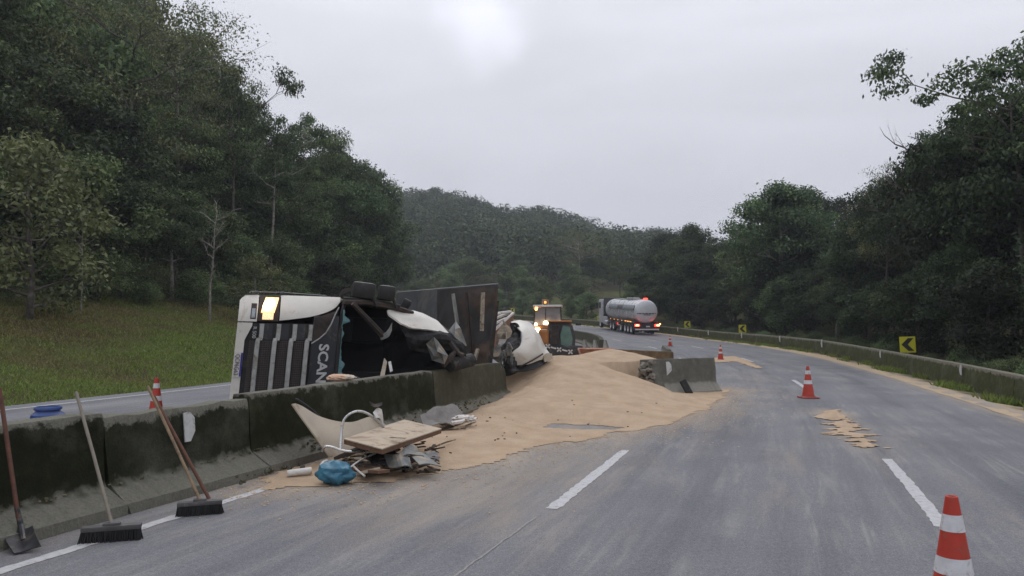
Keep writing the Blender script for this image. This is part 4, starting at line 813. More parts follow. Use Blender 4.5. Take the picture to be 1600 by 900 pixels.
zc = 1.7 + (Y_HOR - 590) * 11.0 / F_PX; c.location = (P(245, 590, 11.0).x, 11.0, zc - .75); c.location.z = 0.0; c.location = (P(245, 590, 14.0).x, 14.0, 0)
# ------------------------------------------------------------------ chevron signs
def chev(label):
    c = thing('chevron_sign', label, 'sign', group='yellow chevron signs round the bend')
    mb = MB(); mb.bbox((0, 0, .33), (.60, .02, .66), None, .012); mb.build('plate', M['yellow'], c)
    mb = MB(); mb.prism([(-.235, -.012, .335), (.02, -.012, .07), (.235, -.012, .07), (.0, -.012, .335), (.235, -.012, .6), (.02, -.012, .6)], (0, -.004, 0)); mb.build('arrow', M['signblack'], c)
    mb = MB(); mb.box((0, .045, -.5), (.06, .06, 2.0)); mb.build('post', M['galv'], c); return c
SG = [(1418, 551, 'chevron sign close to the tall spreading tree'), (1160, 520, 'chevron sign beyond the dead snag, next to a barrier reflector'), (1074, 512, 'chevron sign standing just past the tanker tail lamps'), (937, 501, 'chevron sign half hidden by the tanker cab'), (801, 488, 'chevron sign across the bend above the wrecked trailer frame')]
s0 = None
for k, (u, v, lab) in enumerate(SG):
    if k < 3:
        sb = float(min(np.arange(15, 120, .05), key=lambda q: abs(pix(rp(float(q), float(bar_d(q)) + .6, 1.0))[0] - u)))
    else: sb = 98.0 if k == 3 else 112.5
    if k >= 3: sb = float(min(np.arange(85, 130, .05), key=lambda q: abs(pix(rp(float(q), float(bar_d(q)) + .6, 1.0))[0] - u)))
    p = rp(sb, float(bar_d(sb)) + .62); p.z = P(u, v, p.y).z
    c = chev(lab) if s0 is None else copy_tree(s0)
    if s0 is None: s0 = c
    c['label'] = lab; c.location = p; c.rotation_euler = (0, R(-2), math.atan2(-p.x, p.y) * .8 + R(4)); c.scale = (1, 1, 1)
# ------------------------------------------------------------------ tools leaning on the barrier
def lean(name, label, cat, foot, top): return thing(name, label, cat, tuple(foot), world=True)
def broom(foot_px, c_px, top_px, Dtop, label, hw, ang, handle):
    ctr = G(*c_px); ctr.z = .0; b_ = thing('push_broom', label, 'broom', (ctr.x, ctr.y, 0), world=True)
    rot = Matrix.Rotation(ang, 3, 'Z'); mb = MB(); mb.bbox(ctr + Vector((0, 0, .105)), (hw, .085, .04), rot, .012); mb.bbox(ctr + Vector((0, 0, .13)), (hw * .3, .06, .03), rot, .012); mb.build('block', M['broomblock'], b_, True)
    mb = MB(); rr = random.Random(int(hw * 1000))
    for i in range(44):
        for j in range(6):
            x = (-.5 + (i + .5) / 44) * hw * .98; y = (-.5 + (j + .5) / 6) * .08; a = ctr + rot @ Vector((x + rr.uniform(-.004, .004), y, .088)); e = ctr + rot @ Vector((x * 1.06 + rr.uniform(-.012, .012), y * 1.35 + rr.uniform(-.01, .01), .002)); mb.tube([a, e], .0048, 4, False)
    o = mb.build('bristles', M['bristle'], b_); o['kind'] = 'stuff'
    tp = P(*top_px, Dtop); mb = MB(); ft = ctr + Vector((0, 0, .13)); mb.tube([ft, ft.lerp(tp, .06), ft.lerp(tp, .5) + Vector((.005, 0, -.004)), tp], [.016, .0145, .0145, .014], 10); mb.build('handle', handle, b_, True); return b_
hb = R(69)
broom((175, 815), (174, 845), (119, 613), 6.7, 'push broom with a wide black bristle head and grey wooden handle leaning by the shovel', .43, R(17), M['wood_grey'])
broom((312, 777), (312, 804), (231, 604), 7.35, 'smaller push broom with a pale wooden handle, beside the reddish pole', .38, R(20), M['wood'])
a, b_ = G(327, 783), P(240, 618, 7.5); a.z = .02
pole = thing('wooden_pole', 'reddish brown wooden pole leaning on the barrier behind the pale broom handle', 'pole', tuple(a), world=True)
mb = MB(); mb.tube([a, a.lerp(b_, .5), b_], [.018, .017, .016], 10); mb.build('shaft', M['wood_red'], pole, True)
sf = G(36, 862); sh = thing('shovel', 'steel shovel with a long reddish handle standing against the mossy barrier', 'shovel', (sf.x, sf.y, 0), world=True)
pt = lambda u, v, z: G(u, v, z)
mb = MB(); r0 = [P(4, 832, 5.93), P(22, 826, 6.0), P(40, 827, 6.02), P(52, 822, 6.0)]; r1 = [P(10, 848, 5.80), P(28, 846, 5.88), P(46, 842, 5.88), P(58, 838, 5.85)]; r2 = [P(22, 866, 5.70), P(36, 864, 5.74), P(50, 858, 5.76), P(65, 854, 5.74)]
for r in (r0, r1, r2):
    for q in r: q.z = max(q.z, .012)
mb.patch([r0, r1, r2], 12, 10, .008); mb.build('blade', M['iron'], sh, True)
tp = P(-1, 606, 6.0); ft = (r0[1] + r0[2]) / 2 + Vector((0, 0, .0)); mb = MB(); mb.tube([(r1[1] + r1[2]) / 2, ft + Vector((0, .01, .03)), ft.lerp(tp, .15)], [.018, .022, .019], 8); mb.build('socket', M['iron'], sh, True)
mb = MB(); mb.tube([ft.lerp(tp, .08), ft.lerp(tp, .5), tp], .0165, 10); mb.build('handle', M['wood_red'], sh, True)
# ------------------------------------------------------------------ blue drum behind the barrier
bp = P(75, 640, 11.6); dr = thing('plastic_drum', 'blue plastic drum standing behind the mossy barrier', 'drum', (bp.x, 11.6, 0))
zt = 1.7 + (Y_HOR - 634) * 11.6 / F_PX
mb = MB(); mb.lathe([(.0, .0), (.22, .0), (.235, .03), (.235, zt - .18), (.225, zt - .12), (.165, zt - .07), (.16, zt - .05)], 28); mb.build('body', M['barrel'], dr, True)
mb = MB(); mb.lathe([(.17, zt - .055), (.19, zt - .045), (.19, zt - .02), (.175, zt), (.16, zt), (.155, zt - .02)], 28); mb.build('rim', M['barrel'], dr, True)
mb = MB(); mb.lathe([(.0, zt - .018), (.157, zt - .02)], 28); mb.build('lid', M['barrel'], dr, True)
# ------------------------------------------------------------------ cushion on the barrier
p = P(533, 594, 11.15); cu = thing('cushion', 'squashed pale orange cushion lying on top of the barrier', 'cushion', (p.x, p.y, .9), world=True)
def blob(c, r, n=20, seed=0, amp=.12, fr=6, sq=(1, 1, 1), rot=None):
    bm = bmesh.new(); bmesh.ops.create_icosphere(bm, subdivisions=4, radius=1); mb = MB()
    for v in bm.verts:
        d = v.co.copy(); k = 1 + amp * mnoise.noise(d * fr * .5 + Vector((seed, 0, 0))) + amp * .6 * abs(mnoise.noise(d * fr + Vector((0, seed, 0)))); q = Vector((d.x * sq[0], d.y * sq[1], d.z * sq[2])) * r * k; v.co = Vector(c) + (rot @ q if rot is not None else q)
    bm.verts.ensure_lookup_table(); mb.add([v.co for v in bm.verts], [[v.index for v in f.verts] for f in bm.faces]); bm.free(); return mb
rz_ = Matrix.Rotation(R(68), 3, 'Z')
blob(Vector((p.x - .03, p.y, .945)), .2, seed=3, amp=.25, sq=(.85, .55, .27), rot=Matrix.Rotation(R(20), 3, 'Z')).build('cover', M['cloth'], cu, True)
blob(Vector((p.x + .06, p.y + .02, .95)), .13, seed=8, amp=.3, sq=(1.1, .6, .3), rot=Matrix.Rotation(R(20), 3, 'Z')).build('torn_filling', M['cloth_pale'], cu, True)
# ------------------------------------------------------------------ heap of torn cab fittings in front of the barrier
mb = MB(); mb.patch([[P(455, 632, 9.0), P(468, 634, 9.25), P(500, 652, 9.5), P(545, 661, 9.75), P(580, 652, 10.0), P(601, 664, 10.2)], [P(480, 668, 9.05), P(490, 668, 9.2), P(515, 678, 9.4), P(550, 686, 9.6), P(585, 686, 9.8), P(606, 690, 10.0)], [P(513, 714, 9.2), P(520, 712, 9.25), P(533, 712, 9.3), P(556, 712, 9.5), P(590, 712, 9.7), P(612, 712, 9.9)]], 40, 20, .015, .01); o = mb.build('curved_panel', M['beige'], None, True); tag(o, 'large curved beige plastic panel leaning against the mossy barrier', 'panel')
mb = MB(); mb.tube([P(463, 623, 9.25), P(480, 634, 9.4), P(499, 650, 9.55)], .012, 6); o = mb.build('thin_rod', M['iron']); tag(o, 'thin dark rod along the upper edge of the curved beige panel', 'rod')
bz = [G(537, 687, .42), G(597, 703, .36), G(690, 671, .36), G(632, 657, .42)]
bd = thing('wooden_board', 'flat beige board with brown edges lying on top of the debris heap', 'board', tuple(bz[1]), world=True)
mb = MB(); mb.prism([q + Vector((0, 0, .001)) for q in bz], (0, 0, .012)); mb.build('face', M['ply'], bd)
mb = MB(); cen = sum(bz, Vector()) / 4; mb.prism([q.lerp(cen, .006) + Vector((0, 0, -.05)) for q in bz], (0, 0, .048)); mb.build('edge', M['ply_edge'], bd)
mb = MB(); q = G(622, 684, .43); mb.bbox(q, (.2, .05, .004), Matrix.Rotation(R(-20), 3, 'Z'), .001); mb.build('scuff', M['darkwood'], bd)
def pipe(name, pts, r, mt, label, cat='tube'):
    mb = MB(); pts = [Vector(p) for p in pts]; sm = []
    n = len(pts)
    for i in range(n - 1):
        for k in range(5):
            f = k / 5; p0 = pts[max(i - 1, 0)]; p1 = pts[i]; p2 = pts[i + 1]; p3 = pts[min(i + 2, n - 1)]; sm.append(.5 * ((2 * p1) + (p2 - p0) * f + (2 * p0 - 5 * p1 + 4 * p2 - p3) * f * f + (3 * p1 - p0 - 3 * p2 + p3) * f ** 3))
    sm.append(pts[-1]); mb.tube(sm, r, 8); o = mb.build(name, mt, None, True); tag(o, label, cat); return o
pipe('bent_tube', [P(532, 703, 9.0), P(533, 680, 9.1), P(537, 657, 9.15), P(550, 645, 9.2), P(565, 643, 9.3), P(582, 651, 9.4), P(600, 668, 9.6)], .016, M['chrome'], 'bright steel tube bent in an arch over the debris heap')
pipe('bent_tube', [P(503, 706, 8.9), P(508, 698, 8.9), P(520, 699, 8.9), P(535, 704, 8.9), P(556, 706, 8.9), P(580, 704, 8.95), P(622, 710, 9.0)], .015, M['chrome'], 'dull steel tube with a hooked end lying under the board')
pipe('bent_tube', [P(548, 730, 8.6), P(565, 718, 8.65), P(585, 709, 8.7), P(594, 705, 8.75)], .012, M['chrome'], 'short straight tube sticking out of the heap beside the blue bag')
def sheet(name, px, mt, label, group=None, thick=.012, bmp=.03, seed=0, cat='debris', sm=False):
    mb = MB(); mb.patch([[P(*q) for q in r] for r in px], 10, 6, thick, bmp, seed); o = mb.build(name, mt, None, sm); tag(o, label, cat, group); return o
sheet('plastic_scrap', [[(583, 645, 10.0), (590, 637, 10.05), (596, 640, 10.1)], [(586, 655, 9.95), (592, 655, 10.0), (599, 668, 10.05)]], M['whiteplastic'], 'small white torn scrap standing above the curved beige panel')
sheet('broken_bracket', [[(576, 625, 10.0), (585, 630, 10.0), (598, 627, 10.1)], [(580, 634, 9.98), (588, 637, 9.98), (597, 632, 10.05)]], M['rust'], 'dark broken bracket on the white torn scrap', bmp=.06)
GR = 'torn grey sheets at the road side of the heap'
sheet('grey_sheet', [[(626, 705, 8.75), (640, 694, 9.0), (652, 700, 9.0)], [(620, 716, 8.6), (645, 712, 8.75), (662, 716, 8.75)]], M['grey_sheet'], 'crumpled grey sheet sticking up beside the board corner', bmp=.06, seed=3)
sheet('grey_sheet', [[(641, 712, 8.8), (655, 708, 8.9), (664, 711, 8.9)], [(655, 727, 8.45), (670, 726, 8.5), (689, 730, 8.5)]], M['grey_sheet'], 'flat pale grey sheet sliding onto the asphalt edge', bmp=.01, seed=4)
sheet('dark_sheet', [[(664, 707, 9.1), (676, 705, 9.15), (684, 706, 9.15)], [(668, 716, 8.9), (680, 718, 8.9), (686, 722, 8.9)]], M['iron'], 'small dark grey sheet at the far corner of the heap', bmp=.03, seed=5)
sheet('dark_sheet', [[(570, 714, 8.9), (600, 710, 8.95), (625, 712, 8.9)], [(585, 727, 8.6), (610, 728, 8.55), (640, 731, 8.5)]], M['iron'], 'wide dark crumpled sheet under the grey sheets', bmp=.08, seed=6)
sheet('dark_sheet', [[(600, 716, 8.7), (620, 712, 8.75), (640, 716, 8.7)], [(607, 728, 8.5), (628, 730, 8.45), (645, 732, 8.5)]], M['grey_sheet'], 'ribbed grey sheet half under the flat pale grey one', bmp=.08, seed=9)
rr = random.Random(14)
PLK = [((552, 716), (582, 722), .10, 'ply'), ((545, 724), (590, 731), .08, 'darkwood'), ((558, 733), (600, 737), .09, 'ply_edge'), ((575, 727), (612, 730), .07, 'plank'), ((595, 738), (640, 727), .06, 'darkwood'), ((560, 740), (590, 733), .05, 'ply'), ((610, 722), (668, 712), .07, 'darkwood'), ((540, 712), (572, 697), .05, 'iron'), ((525, 716), (566, 698), .04, 'iron'), ((630, 736), (672, 722), .06, 'darkwood')]
PL_L = ['beige broken plank beside the blue bag', 'long dark splintered plank under the steel tubes', 'reddish brown plank edge on the asphalt side of the heap', 'pale batten crossing the middle of the heap', 'dark plank poking out under the ribbed sheet', 'short beige offcut on the grain', 'dark plank beneath the board corner', 'black bar sloping under the board', 'thin black bar leaning on the curved beige panel', 'dark splinter beneath the flat pale grey sheet']
for k, ((u0, v0), (u1, v1), wd, mt) in enumerate(PLK):
    z0, z1 = (.03 + .02 * (k % 3), .1 + .03 * (k % 3)); a, b_ = G(u0, v0, z0), G(u1, v1, z1)
    if k in (7, 8): a, b_ = G(u0, v0, .1), G(u1, v1, .32)
    d = (b_ - a); Ln = d.length; rot = d.to_track_quat('X', 'Z').to_matrix(); mb = MB(); mb.bbox((a + b_) / 2, (Ln, wd * 1.5, .035), rot, .004); o = mb.build('broken_plank', M[mt]); tag(o, PL_L[k], 'plank', 'broken planks in the debris heap')
# filler of small splinters
mb = MB()
for k in range(150):
    q = G(rr.uniform(535, 680), rr.uniform(712, 738), .02); 
    if rr.random() < .4: q.z = rr.uniform(.02, .22)
    ln = rr.uniform(.05, .3); e = Matrix.Rotation(rr.uniform(0, 3.1), 3, 'Z') @ Matrix.Rotation(rr.uniform(-.4, .4), 3, 'Y'); mb.box(q, (ln, rr.uniform(.015, .06), rr.uniform(.006, .02)), e)
o = mb.build('splinters', M['darkwood']); o['kind'] = 'stuff'; o['label'] = 'dark splinters and scraps under the debris heap'; o['category'] = 'debris'
bag = thing('plastic_bag', 'crumpled blue plastic bag lying beside the debris heap', 'bag', tuple(G(522, 742)), world=True)
q = G(522, 741, .12); blob(q + Vector((0, .05, 0)), .15, seed=5, amp=.26, fr=4.5, sq=(1.25, .9, .8)).build('bag', M['blue'], bag, True)
mb = MB(); mb.tube([P(500, 728, 8.35), P(506, 722, 8.4), P(512, 719, 8.4)], [.015, .02, .01], 6); mb.build('tied_end', M['whiteplastic'], bag)
mb = MB(); a, b_ = G(449, 740, .05), G(487, 735, .07); mb.tube([a, a.lerp(b_, .05), a.lerp(b_, .95), b_], [.036, .04, .04, .037], 14); o = mb.build('white_roll', M['whiteplastic'], None, True); tag(o, 'white plastic tube lying on the grain left of the blue bag'.replace(' left of', ' beside'), 'tube')
o = pipe('white_stick', [P(552, 728, 8.5), P(560, 736, 8.4), P(570, 744, 8.3)], .012, M['whiteplastic'], 'short white stick on the asphalt side of the blue bag', 'stick')
# grey tarpaulin slumped on the barrier foot, white scraps, twigs
sheet('grey_tarpaulin', [[(655, 652, 11.9), (675, 640, 12.4), (700, 636, 13.0), (722, 640, 13.3)], [(660, 662, 11.7), (684, 656, 12.2), (705, 652, 12.6), (724, 650, 12.9)], [(672, 668, 11.6), (692, 668, 11.8), (708, 664, 12.1), (726, 656, 12.5)]], mat('dusty_tarpaulin', (.19, .175, .165), .95, var=.2, scale=8, bmp=.4, bscale=20), 'dusty grey tarpaulin slumped over the foot of the barrier', bmp=.12, seed=12, sm=True, cat='tarpaulin')
o = blob(P(726, 654, 12.1), .12, seed=2, amp=.4, fr=7, sq=(1.4, .8, .45)).build('white_scrap', M['whiteplastic'], None, True); tag(o, 'crumpled white plastic scrap on the grain by the grey tarpaulin', 'scrap')
mb = MB(); mb.tube([P(705, 661, 11.75), P(720, 659, 11.85), P(726, 656, 11.9)], [.03, .035, .02], 6); o = mb.build('white_strip', M['whiteplastic']); tag(o, 'narrow white strip in front of the crumpled scrap', 'scrap')
def twig(pts, label):
    mb = MB(); P_ = []
    for u, v in pts:
        q = G(u, v, 0); q.z = grain_h(q.x, q.y) + .03; q = G(u, v, q.z); P_.append(q)
    mb.tube(P_, [.016] + [.012] * (len(P_) - 2) + [.006], 5); o = mb.build('twig', M['darkwood']); tag(o, label, 'twig', 'twigs on the grain')
twig([(690, 673), (705, 671), (718, 670), (727, 669), (728, 665), (735, 662), (744, 659)], 'long crooked twig on the grain running from the board corner')
twig([(668, 702), (682, 697), (697, 691), (712, 687)], 'thin straight twig on the grain near the grey sheets')
mb = MB()
for k in range(90):
    u, v = rr.uniform(560, 1060), rr.uniform(640, 735); q = G(u, v); 
    if foot_dist([q.x], [q.y])[0] < .2: continue
    h_ = grain_h(q.x, q.y); e = Matrix.Rotation(rr.uniform(0, 3), 3, 'Z'); sz = rr.uniform(.008, .026); mb.box(Vector((q.x, q.y, h_ + .010)), (sz * 1.6, sz, sz * .7), e)
o = mb.build('crumbs', M['darkwood']); o['kind'] = 'stuff'; o['label'] = 'small dark crumbs scattered over the grain'; o['category'] = 'debris'
# moss and dirt lumps on the barrier foot
mb = MB(); rr = random.Random(44)
for k in range(260):
    s = rr.choice((rr.uniform(10.2, 11.6), rr.uniform(13.0, 17.0), rr.uniform(5.5, 10))); d = rr.uniform(.10, .34) if s > 10 else rr.gauss(.09, .015); d = min(d, .3); z = .30 - (d - .085) * .55 - .055; p = rp(s, d, z); sz = rr.uniform(.008, .035) if s > 10 else rr.uniform(.006, .02); e = Matrix.Rotation(rr.uniform(0, 3), 3, 'Z') @ Matrix.Rotation(rr.uniform(0, 3), 3, 'X'); mb.bbox(p + Vector((0, 0, sz * .2)), (sz * 1.5, sz, sz * .7), e, sz * .2)
o = mb.build('moss_clumps', mat('moss_and_soil', (.09, .09, .045), 1, var=.7, scale=9, dirt=(.2, .16, .1), dirt_amt=.4)); o['kind'] = 'stuff'; o['label'] = 'clumps of moss and soil on the ledge of the median barrier'; o['category'] = 'moss'
# ------------------------------------------------------------------ tanker truck (local: +y forward, origin at the rear on the road)
q, s_, d_ = on_road(1011, 522.5)
tk = thing('tanker_truck', 'silver tanker truck with lit red tail lamps driving away round the bend', 'truck', (13.75, 77.2, float(zroad(78)) + .02), (R(2.6), 0, R(6.2)))
def LB(name, mt, fn, parent=tk, smooth=False):
    mb = MB(); fn(mb); return mb.build(name, mt, parent, smooth)
rx90 = Matrix.Rotation(R(-90), 3, 'X')
ZC, RT = 2.35, 1.2
tank = LB('tank', M['tank'], lambda m: m.lathe([(RT, .35), (RT, 13.1), (RT * .93, 13.3), (RT * .6, 13.5), (0, 13.55)], 40, (0, 0, ZC), rx90), smooth=True)
LB('tank_end', M['tankwhite'], lambda m: m.lathe([(0, .0), (RT * .5, .04), (RT * .85, .13), (RT * .98, .24), (RT * 1.012, .36)], 40, (0, 0, ZC), rx90), smooth=True)
for k in range(11):
    y = 1.1 + k * 1.16; LB('ring', M['tankwhite'], lambda m: m.lathe([(RT, y - .05), (RT + .035, y - .04), (RT + .035, y + .04), (RT, y + .05)], 40, (0, 0, ZC), rx90), tank, True)
def side_arc(m, a0, a1, y0, y1, r):
    vs = []; fs = []; n = 6
    for i in range(n + 1):
        a = R(a0 + (a1 - a0) * i / n)
        for y in (y0, y1): vs.append((-r * math.cos(a), y, ZC + r * math.sin(a)))
    m.add(vs, [(2 * i, 2 * i + 1, 2 * i + 3, 2 * i + 2) for i in range(n)])
LB('side_band', M['tankgrey'], lambda m: side_arc(m, 5, 32, .7, 11.5, RT + .042), tank, True)
LB('dark_placard', M['iron'], lambda m: side_arc(m, 8, 27, 5.2, 7.6, RT + .05), tank, True)
ld = LB('end_lettering', M['iron'], lambda m: [m.box((x, -.005 - .0 + .13 * (abs(x) / 1.02) ** 2.2, ZC - .18), (w_, .02, .09)) for x, w_ in ((-.93, .14), (-.68, .26), (-.36, .24), (-.02, .3), (.33, .26), (.64, .22), (.9, .12))] + [m.box((x, .0, ZC - .32), (w_, .02, .07)) for x, w_ in ((-.22, .2), (.05, .24), (.28, .16))]); ld['kind'] = 'stuff'
LB('manhole_box', M['cabgrey'], lambda m: m.bbox((0, 5.2, ZC + RT + .08), (.9, 2.2, .26), None, .05))
LB('walkway', M['cabgrey'], lambda m: m.bbox((0, 7.0, ZC + RT + .02), (.7, 9.4, .08), None, .02))
LB('top_lamp', M['redlamp'], lambda m: m.bbox((.05, .7, ZC + RT + .12), (.42, .2, .14), None, .04))
LB('chassis', M['machdark'], lambda m: m.box((0, 6.2, 1.0), (1.0, 12.2, .3)))
for x in (-1.12, 1.12):
    LB('side_guard', M['machdark'], lambda m: m.bbox((x, 3.0, 1.2), (.1, 5.2, .22), None, .02))
    LB('lamp_cluster', M['redlamp'], lambda m: m.bbox((x * .93, -.14, .98), (.5, .1, .22), None, .03))
    LB('lamp_core', M['redcore'], lambda m: m.bbox((x * .93 + (.08 if x > 0 else 0), -.2, .97), (.3, .03, .1), None, .01))
LB('lamp_core', M['redcore'], lambda m: m.bbox((1.33, -.2, 1.12), (.1, .03, .1), None, .01))
LB('bumper', M['coneband'], lambda m: m.bbox((0, -.12, .55), (2.5, .1, .14), None, .02)); LB('rear_panel', M['rubber'], lambda m: m.box((0, 0, .85), (2.45, .12, .42))); LB('licence_plate', M['whiteplastic'], lambda m: m.box((.1, -.085, .85), (.4, .02, .13)))
for x in (-1.0, 1.0): LB('mud_flap', M['rubber'], lambda m: m.box((x, .25, .55), (.5, .03, .6)))
wh0 = None
def wheel(x, y, r=.5):
    global wh0
    if wh0 is None:
        wh0 = LB('wheel', M['rubber'], lambda m: m.lathe([(.28, -.16), (r * .93, -.16), (r, -.11), (r, .11), (r * .93, .16), (.28, .16)], 24, (0, 0, 0), Matrix.Rotation(R(90), 3, 'Y')), smooth=True); w_ = wh0
        rm = MB(); rm.lathe([(0, -.06), (.1, -.08), (.2, -.06), (.28, -.15), (.29, -.165)], 20, (0, 0, 0), Matrix.Rotation(R(90), 3, 'Y')); rm.build('rim', M['coneband'], wh0, True)
    else: w_ = copy_tree(wh0, tk)
    w_.location = (x, y, r); w_.rotation_euler = (0, 0, math.pi if x > 0 else 0)
for y in (1.6, 2.85, 4.1, 5.9, 9.2, 10.5, 15.9):
    for x in (-1.05, 1.05): wheel(x, y)
for k, y in enumerate((1.9, 2.9, 3.9, 5.5, 7.2, 8.9, 10.6)):
    LB('side_marker', M['amber'], lambda m: m.bbox((-1.2, y, 1.28), (.05, .2 if k > 2 else .55, .09), None, .02))
LB('red_reflector', M['reddim'], lambda m: m.bbox((-1.2, 7.3, .85), (.05, .3, .25), None, .02))
LB('landing_gear_box', M['machdark'], lambda m: m.bbox((-.95, 7.6, .8), (.45, 1.3, .5), None, .03))
LB('white_sticker', M['whiteplastic'], lambda m: m.box((-1.19, 6.7, .75), (.03, .5, .12)))
cb = LB('cab', M['cabgrey'], lambda m: m.bbox((0, 15.6, 2.05), (2.45, 2.3, 2.8), None, .14), smooth=True)
LB('cab_rear', M['iron'], lambda m: m.bbox((-.2, 14.35, 2.4), (1.9, .2, 2.6), None, .05), cb); LB('side_window', M['black'], lambda m: m.bbox((-1.225, 16.0, 2.75), (.03, .9, .75), None, .01), cb)
LB('side_fairing', M['cabgrey'], lambda m: m.bbox((-1.1, 13.4, 1.0), (.2, 1.9, .9), None, .06)); LB('fuel_tank', M['steel'], lambda m: m.lathe([(.0, 11.9), (.33, 11.9), (.33, 13.2), (0, 13.2)], 18, (-1.0, 0, .75), rx90), smooth=True)
LB('mirror', M['black'], lambda m: m.bbox((-1.45, 16.6, 2.7), (.28, .2, .75), None, .06), cb)
LB('front_fender', M['cabgrey'], lambda m: m.bbox((-1.12, 16.0, 1.15), (.25, 1.4, .35), None, .08), cb)
# ------------------------------------------------------------------ backhoe loader with work lamps (faces us)
def machine(name, label, x, y, rz): return thing(name, label, 'loader', (x, y, gz(x, y) + .15), (0, 0, rz))
bx_ = P(856, 500, 40).x; bh = machine('backhoe_loader', 'orange backhoe loader with glass cab, lit work lamps and beacon behind the grain pile', bx_, 40, R(-4))
def BB(name, mt, fn, parent=None, smooth=False): return LB(name, mt, fn, parent or bh, smooth)
BB('hood', M['loader'], lambda m: m.bbox((0, -1.3, 1.25), (1.0, 1.6, .9), None, .08)); BB('grille', M['machdark'], lambda m: m.box((0, -2.11, 1.2), (.8, .04, .6))); BB('frame', M['machdark'], lambda m: m.bbox((0, 0, .8), (1.1, 4.0, .4), None, .04))
cab = BB('cab_base', M['loader'], lambda m: m.bbox((0, .35, 1.3), (1.5, 1.5, .75), None, .05))
for x in (-.72, .72):
    for y in (-.35, 1.05): BB('cab_pillar', M['machdark'], lambda m: m.tube([(x, y, 1.6), (x * .93, y, 2.62)], .045, 6), cab)
BB('windscreen', M['glassgrey'], lambda m: m.box((0, -.36, 2.12), (1.36, .02, .92)), cab); BB('rear_window', M['glassgrey'], lambda m: m.box((0, 1.05, 2.12), (1.36, .02, .92)), cab)
for x in (-.7, .7): BB('side_window', M['glassgrey'], lambda m: m.box((x, .35, 2.12), (.02, 1.3, .92)), cab)
BB('wiper_post', M['machdark'], lambda m: m.tube([(-.12, -.39, 1.68), (-.1, -.39, 2.55)], .02, 5), cab)
rf = BB('roof', M['whiteplastic'], lambda m: m.bbox((0, .35, 2.68), (1.56, 1.7, .12), None, .05), cab, True)
BB('beacon', M['beacon'], lambda m: m.lathe([(.0, 2.72), (.1, 2.72), (.1, 2.85), (.07, 2.9), (0, 2.9)], 14, (-.62, -.3, -.25)), cab, True)
BB('roof_frame', M['redpaint'], lambda m: m.tube([(-.28, -.2, 2.72), (-.28, -.2, 3.0), (.02, -.2, 3.0), (.02, -.2, 2.72)], .035, 6), cab); BB('roof_lamp', M['amber'], lambda m: m.bbox((-.13, -.25, 2.88), (.12, .08, .12), None, .02), cab)
for (x, z, r_) in ((-.62, 2.02 - .3, .075), (-.1, 1.78, .12), (.72, 1.78, .10)): BB('work_lamp', M['worklamp'], lambda m: m.lathe([(0, -.04), (r_, -.04), (r_, .04), (0, .05)], 16, (x, -.48, z), Matrix.Rotation(R(90), 3, 'X')), None, True)
BB('headlamp', M['worklamp'], lambda m: m.lathe([(0, -.04), (.15, -.04), (.15, .04), (0, .05)], 16, (-.48, -2.16, 1.42), Matrix.Rotation(R(90), 3, 'X')), None, True)
for x in (-.95, .95):
    w1 = BB('wheel', M['rubber'], lambda m: m.lathe([(.3, -.2), (.66, -.2), (.72, -.12), (.72, .12), (.66, .2), (.3, .2)], 22, (x, 1.1, .72), Matrix.Rotation(R(90), 3, 'Y')), None, True); BB('rim', M['plank'], lambda m: m.lathe([(0, -.08), (.3, -.1), (.31, .1), (0, .08)], 18, (x, 1.1, .72), Matrix.Rotation(R(90), 3, 'Y')), w1)
    w1 = BB('wheel', M['rubber'], lambda m: m.lathe([(.2, -.14), (.42, -.14), (.46, -.08), (.46, .08), (.42, .14), (.2, .14)], 20, (x * .85, -1.6, .46), Matrix.Rotation(R(90), 3, 'Y')), None, True); BB('rim', M['plank'], lambda m: m.lathe([(0, -.06), (.2, -.08), (.21, .08), (0, .06)], 16, (x * .85, -1.6, .46), Matrix.Rotation(R(90), 3, 'Y')), w1)
    BB('lift_arm', M['loader'], lambda m: m.tube([(x * .75, -.2, 1.45), (x * .75, -1.8, 1.0), (x * .75, -2.7, .55)], .09, 6))
BB('bucket', M['loader'], lambda m: m.patch([[(-1.0, -2.7, .75), (1.0, -2.7, .75)], [(-1.0, -2.75, .2), (1.0, -2.75, .2)], [(-1.0, -3.4, .08), (1.0, -3.4, .08)]], 4, 8, .04)); BB('backhoe_boom', M['loader'], lambda m: m.tube([(.3, 1.6, 1.0), (.3, 2.4, 2.3), (.3, 3.0, 1.5), (.3, 3.1, .6)], [.14, .16, .12, .08], 6)); BB('side_mirror', M['black'], lambda m: m.bbox((1.05, -.3, 1.82), (.22, .08, .24), None, .03))
# ------------------------------------------------------------------ compact loader in front of it, bucket to the right of the cab
mx_, my_ = P(876, 535, 27.5).x, 27.5; sk = machine('compact_loader', 'dark compact loader with green cab glass and red bucket, working into the grain pile', mx_, my_, R(0)); sk.location.z = .12
def KB(name, mt, fn, parent=None, smooth=False): return LB(name, mt, fn, parent or sk, smooth)
KB('body', M['machdark'], lambda m: m.bbox((0, .35, .55), (1.5, 1.9, .7), None, .06)); kc_ = KB('cab', M['machdark'], lambda m: m.prism([(-.42, -.45, .8), (.48, -.45, .8), (.50, -.45, 1.2), (.40, -.4, 1.62), (.30, -.35, 1.72), (-.36, -.35, 1.72), (-.42, -.42, 1.6)], (0, 1.1, .06)), None, True)
KB('windscreen', M['glassgreen'], lambda m: m.prism([(-.02, -.49, .92), (.36, -.49, .84), (.40, -.49, 1.15), (.30, -.48, 1.55), (.06, -.48, 1.62), (-.04, -.49, 1.3)], (0, .02, 0)), kc_); KB('side_panel', M['rust'], lambda m: m.prism([(-.38, -.48, .95), (-.1, -.48, .92), (-.1, -.48, 1.6), (-.34, -.47, 1.6)], (0, .02, 0)), kc_)
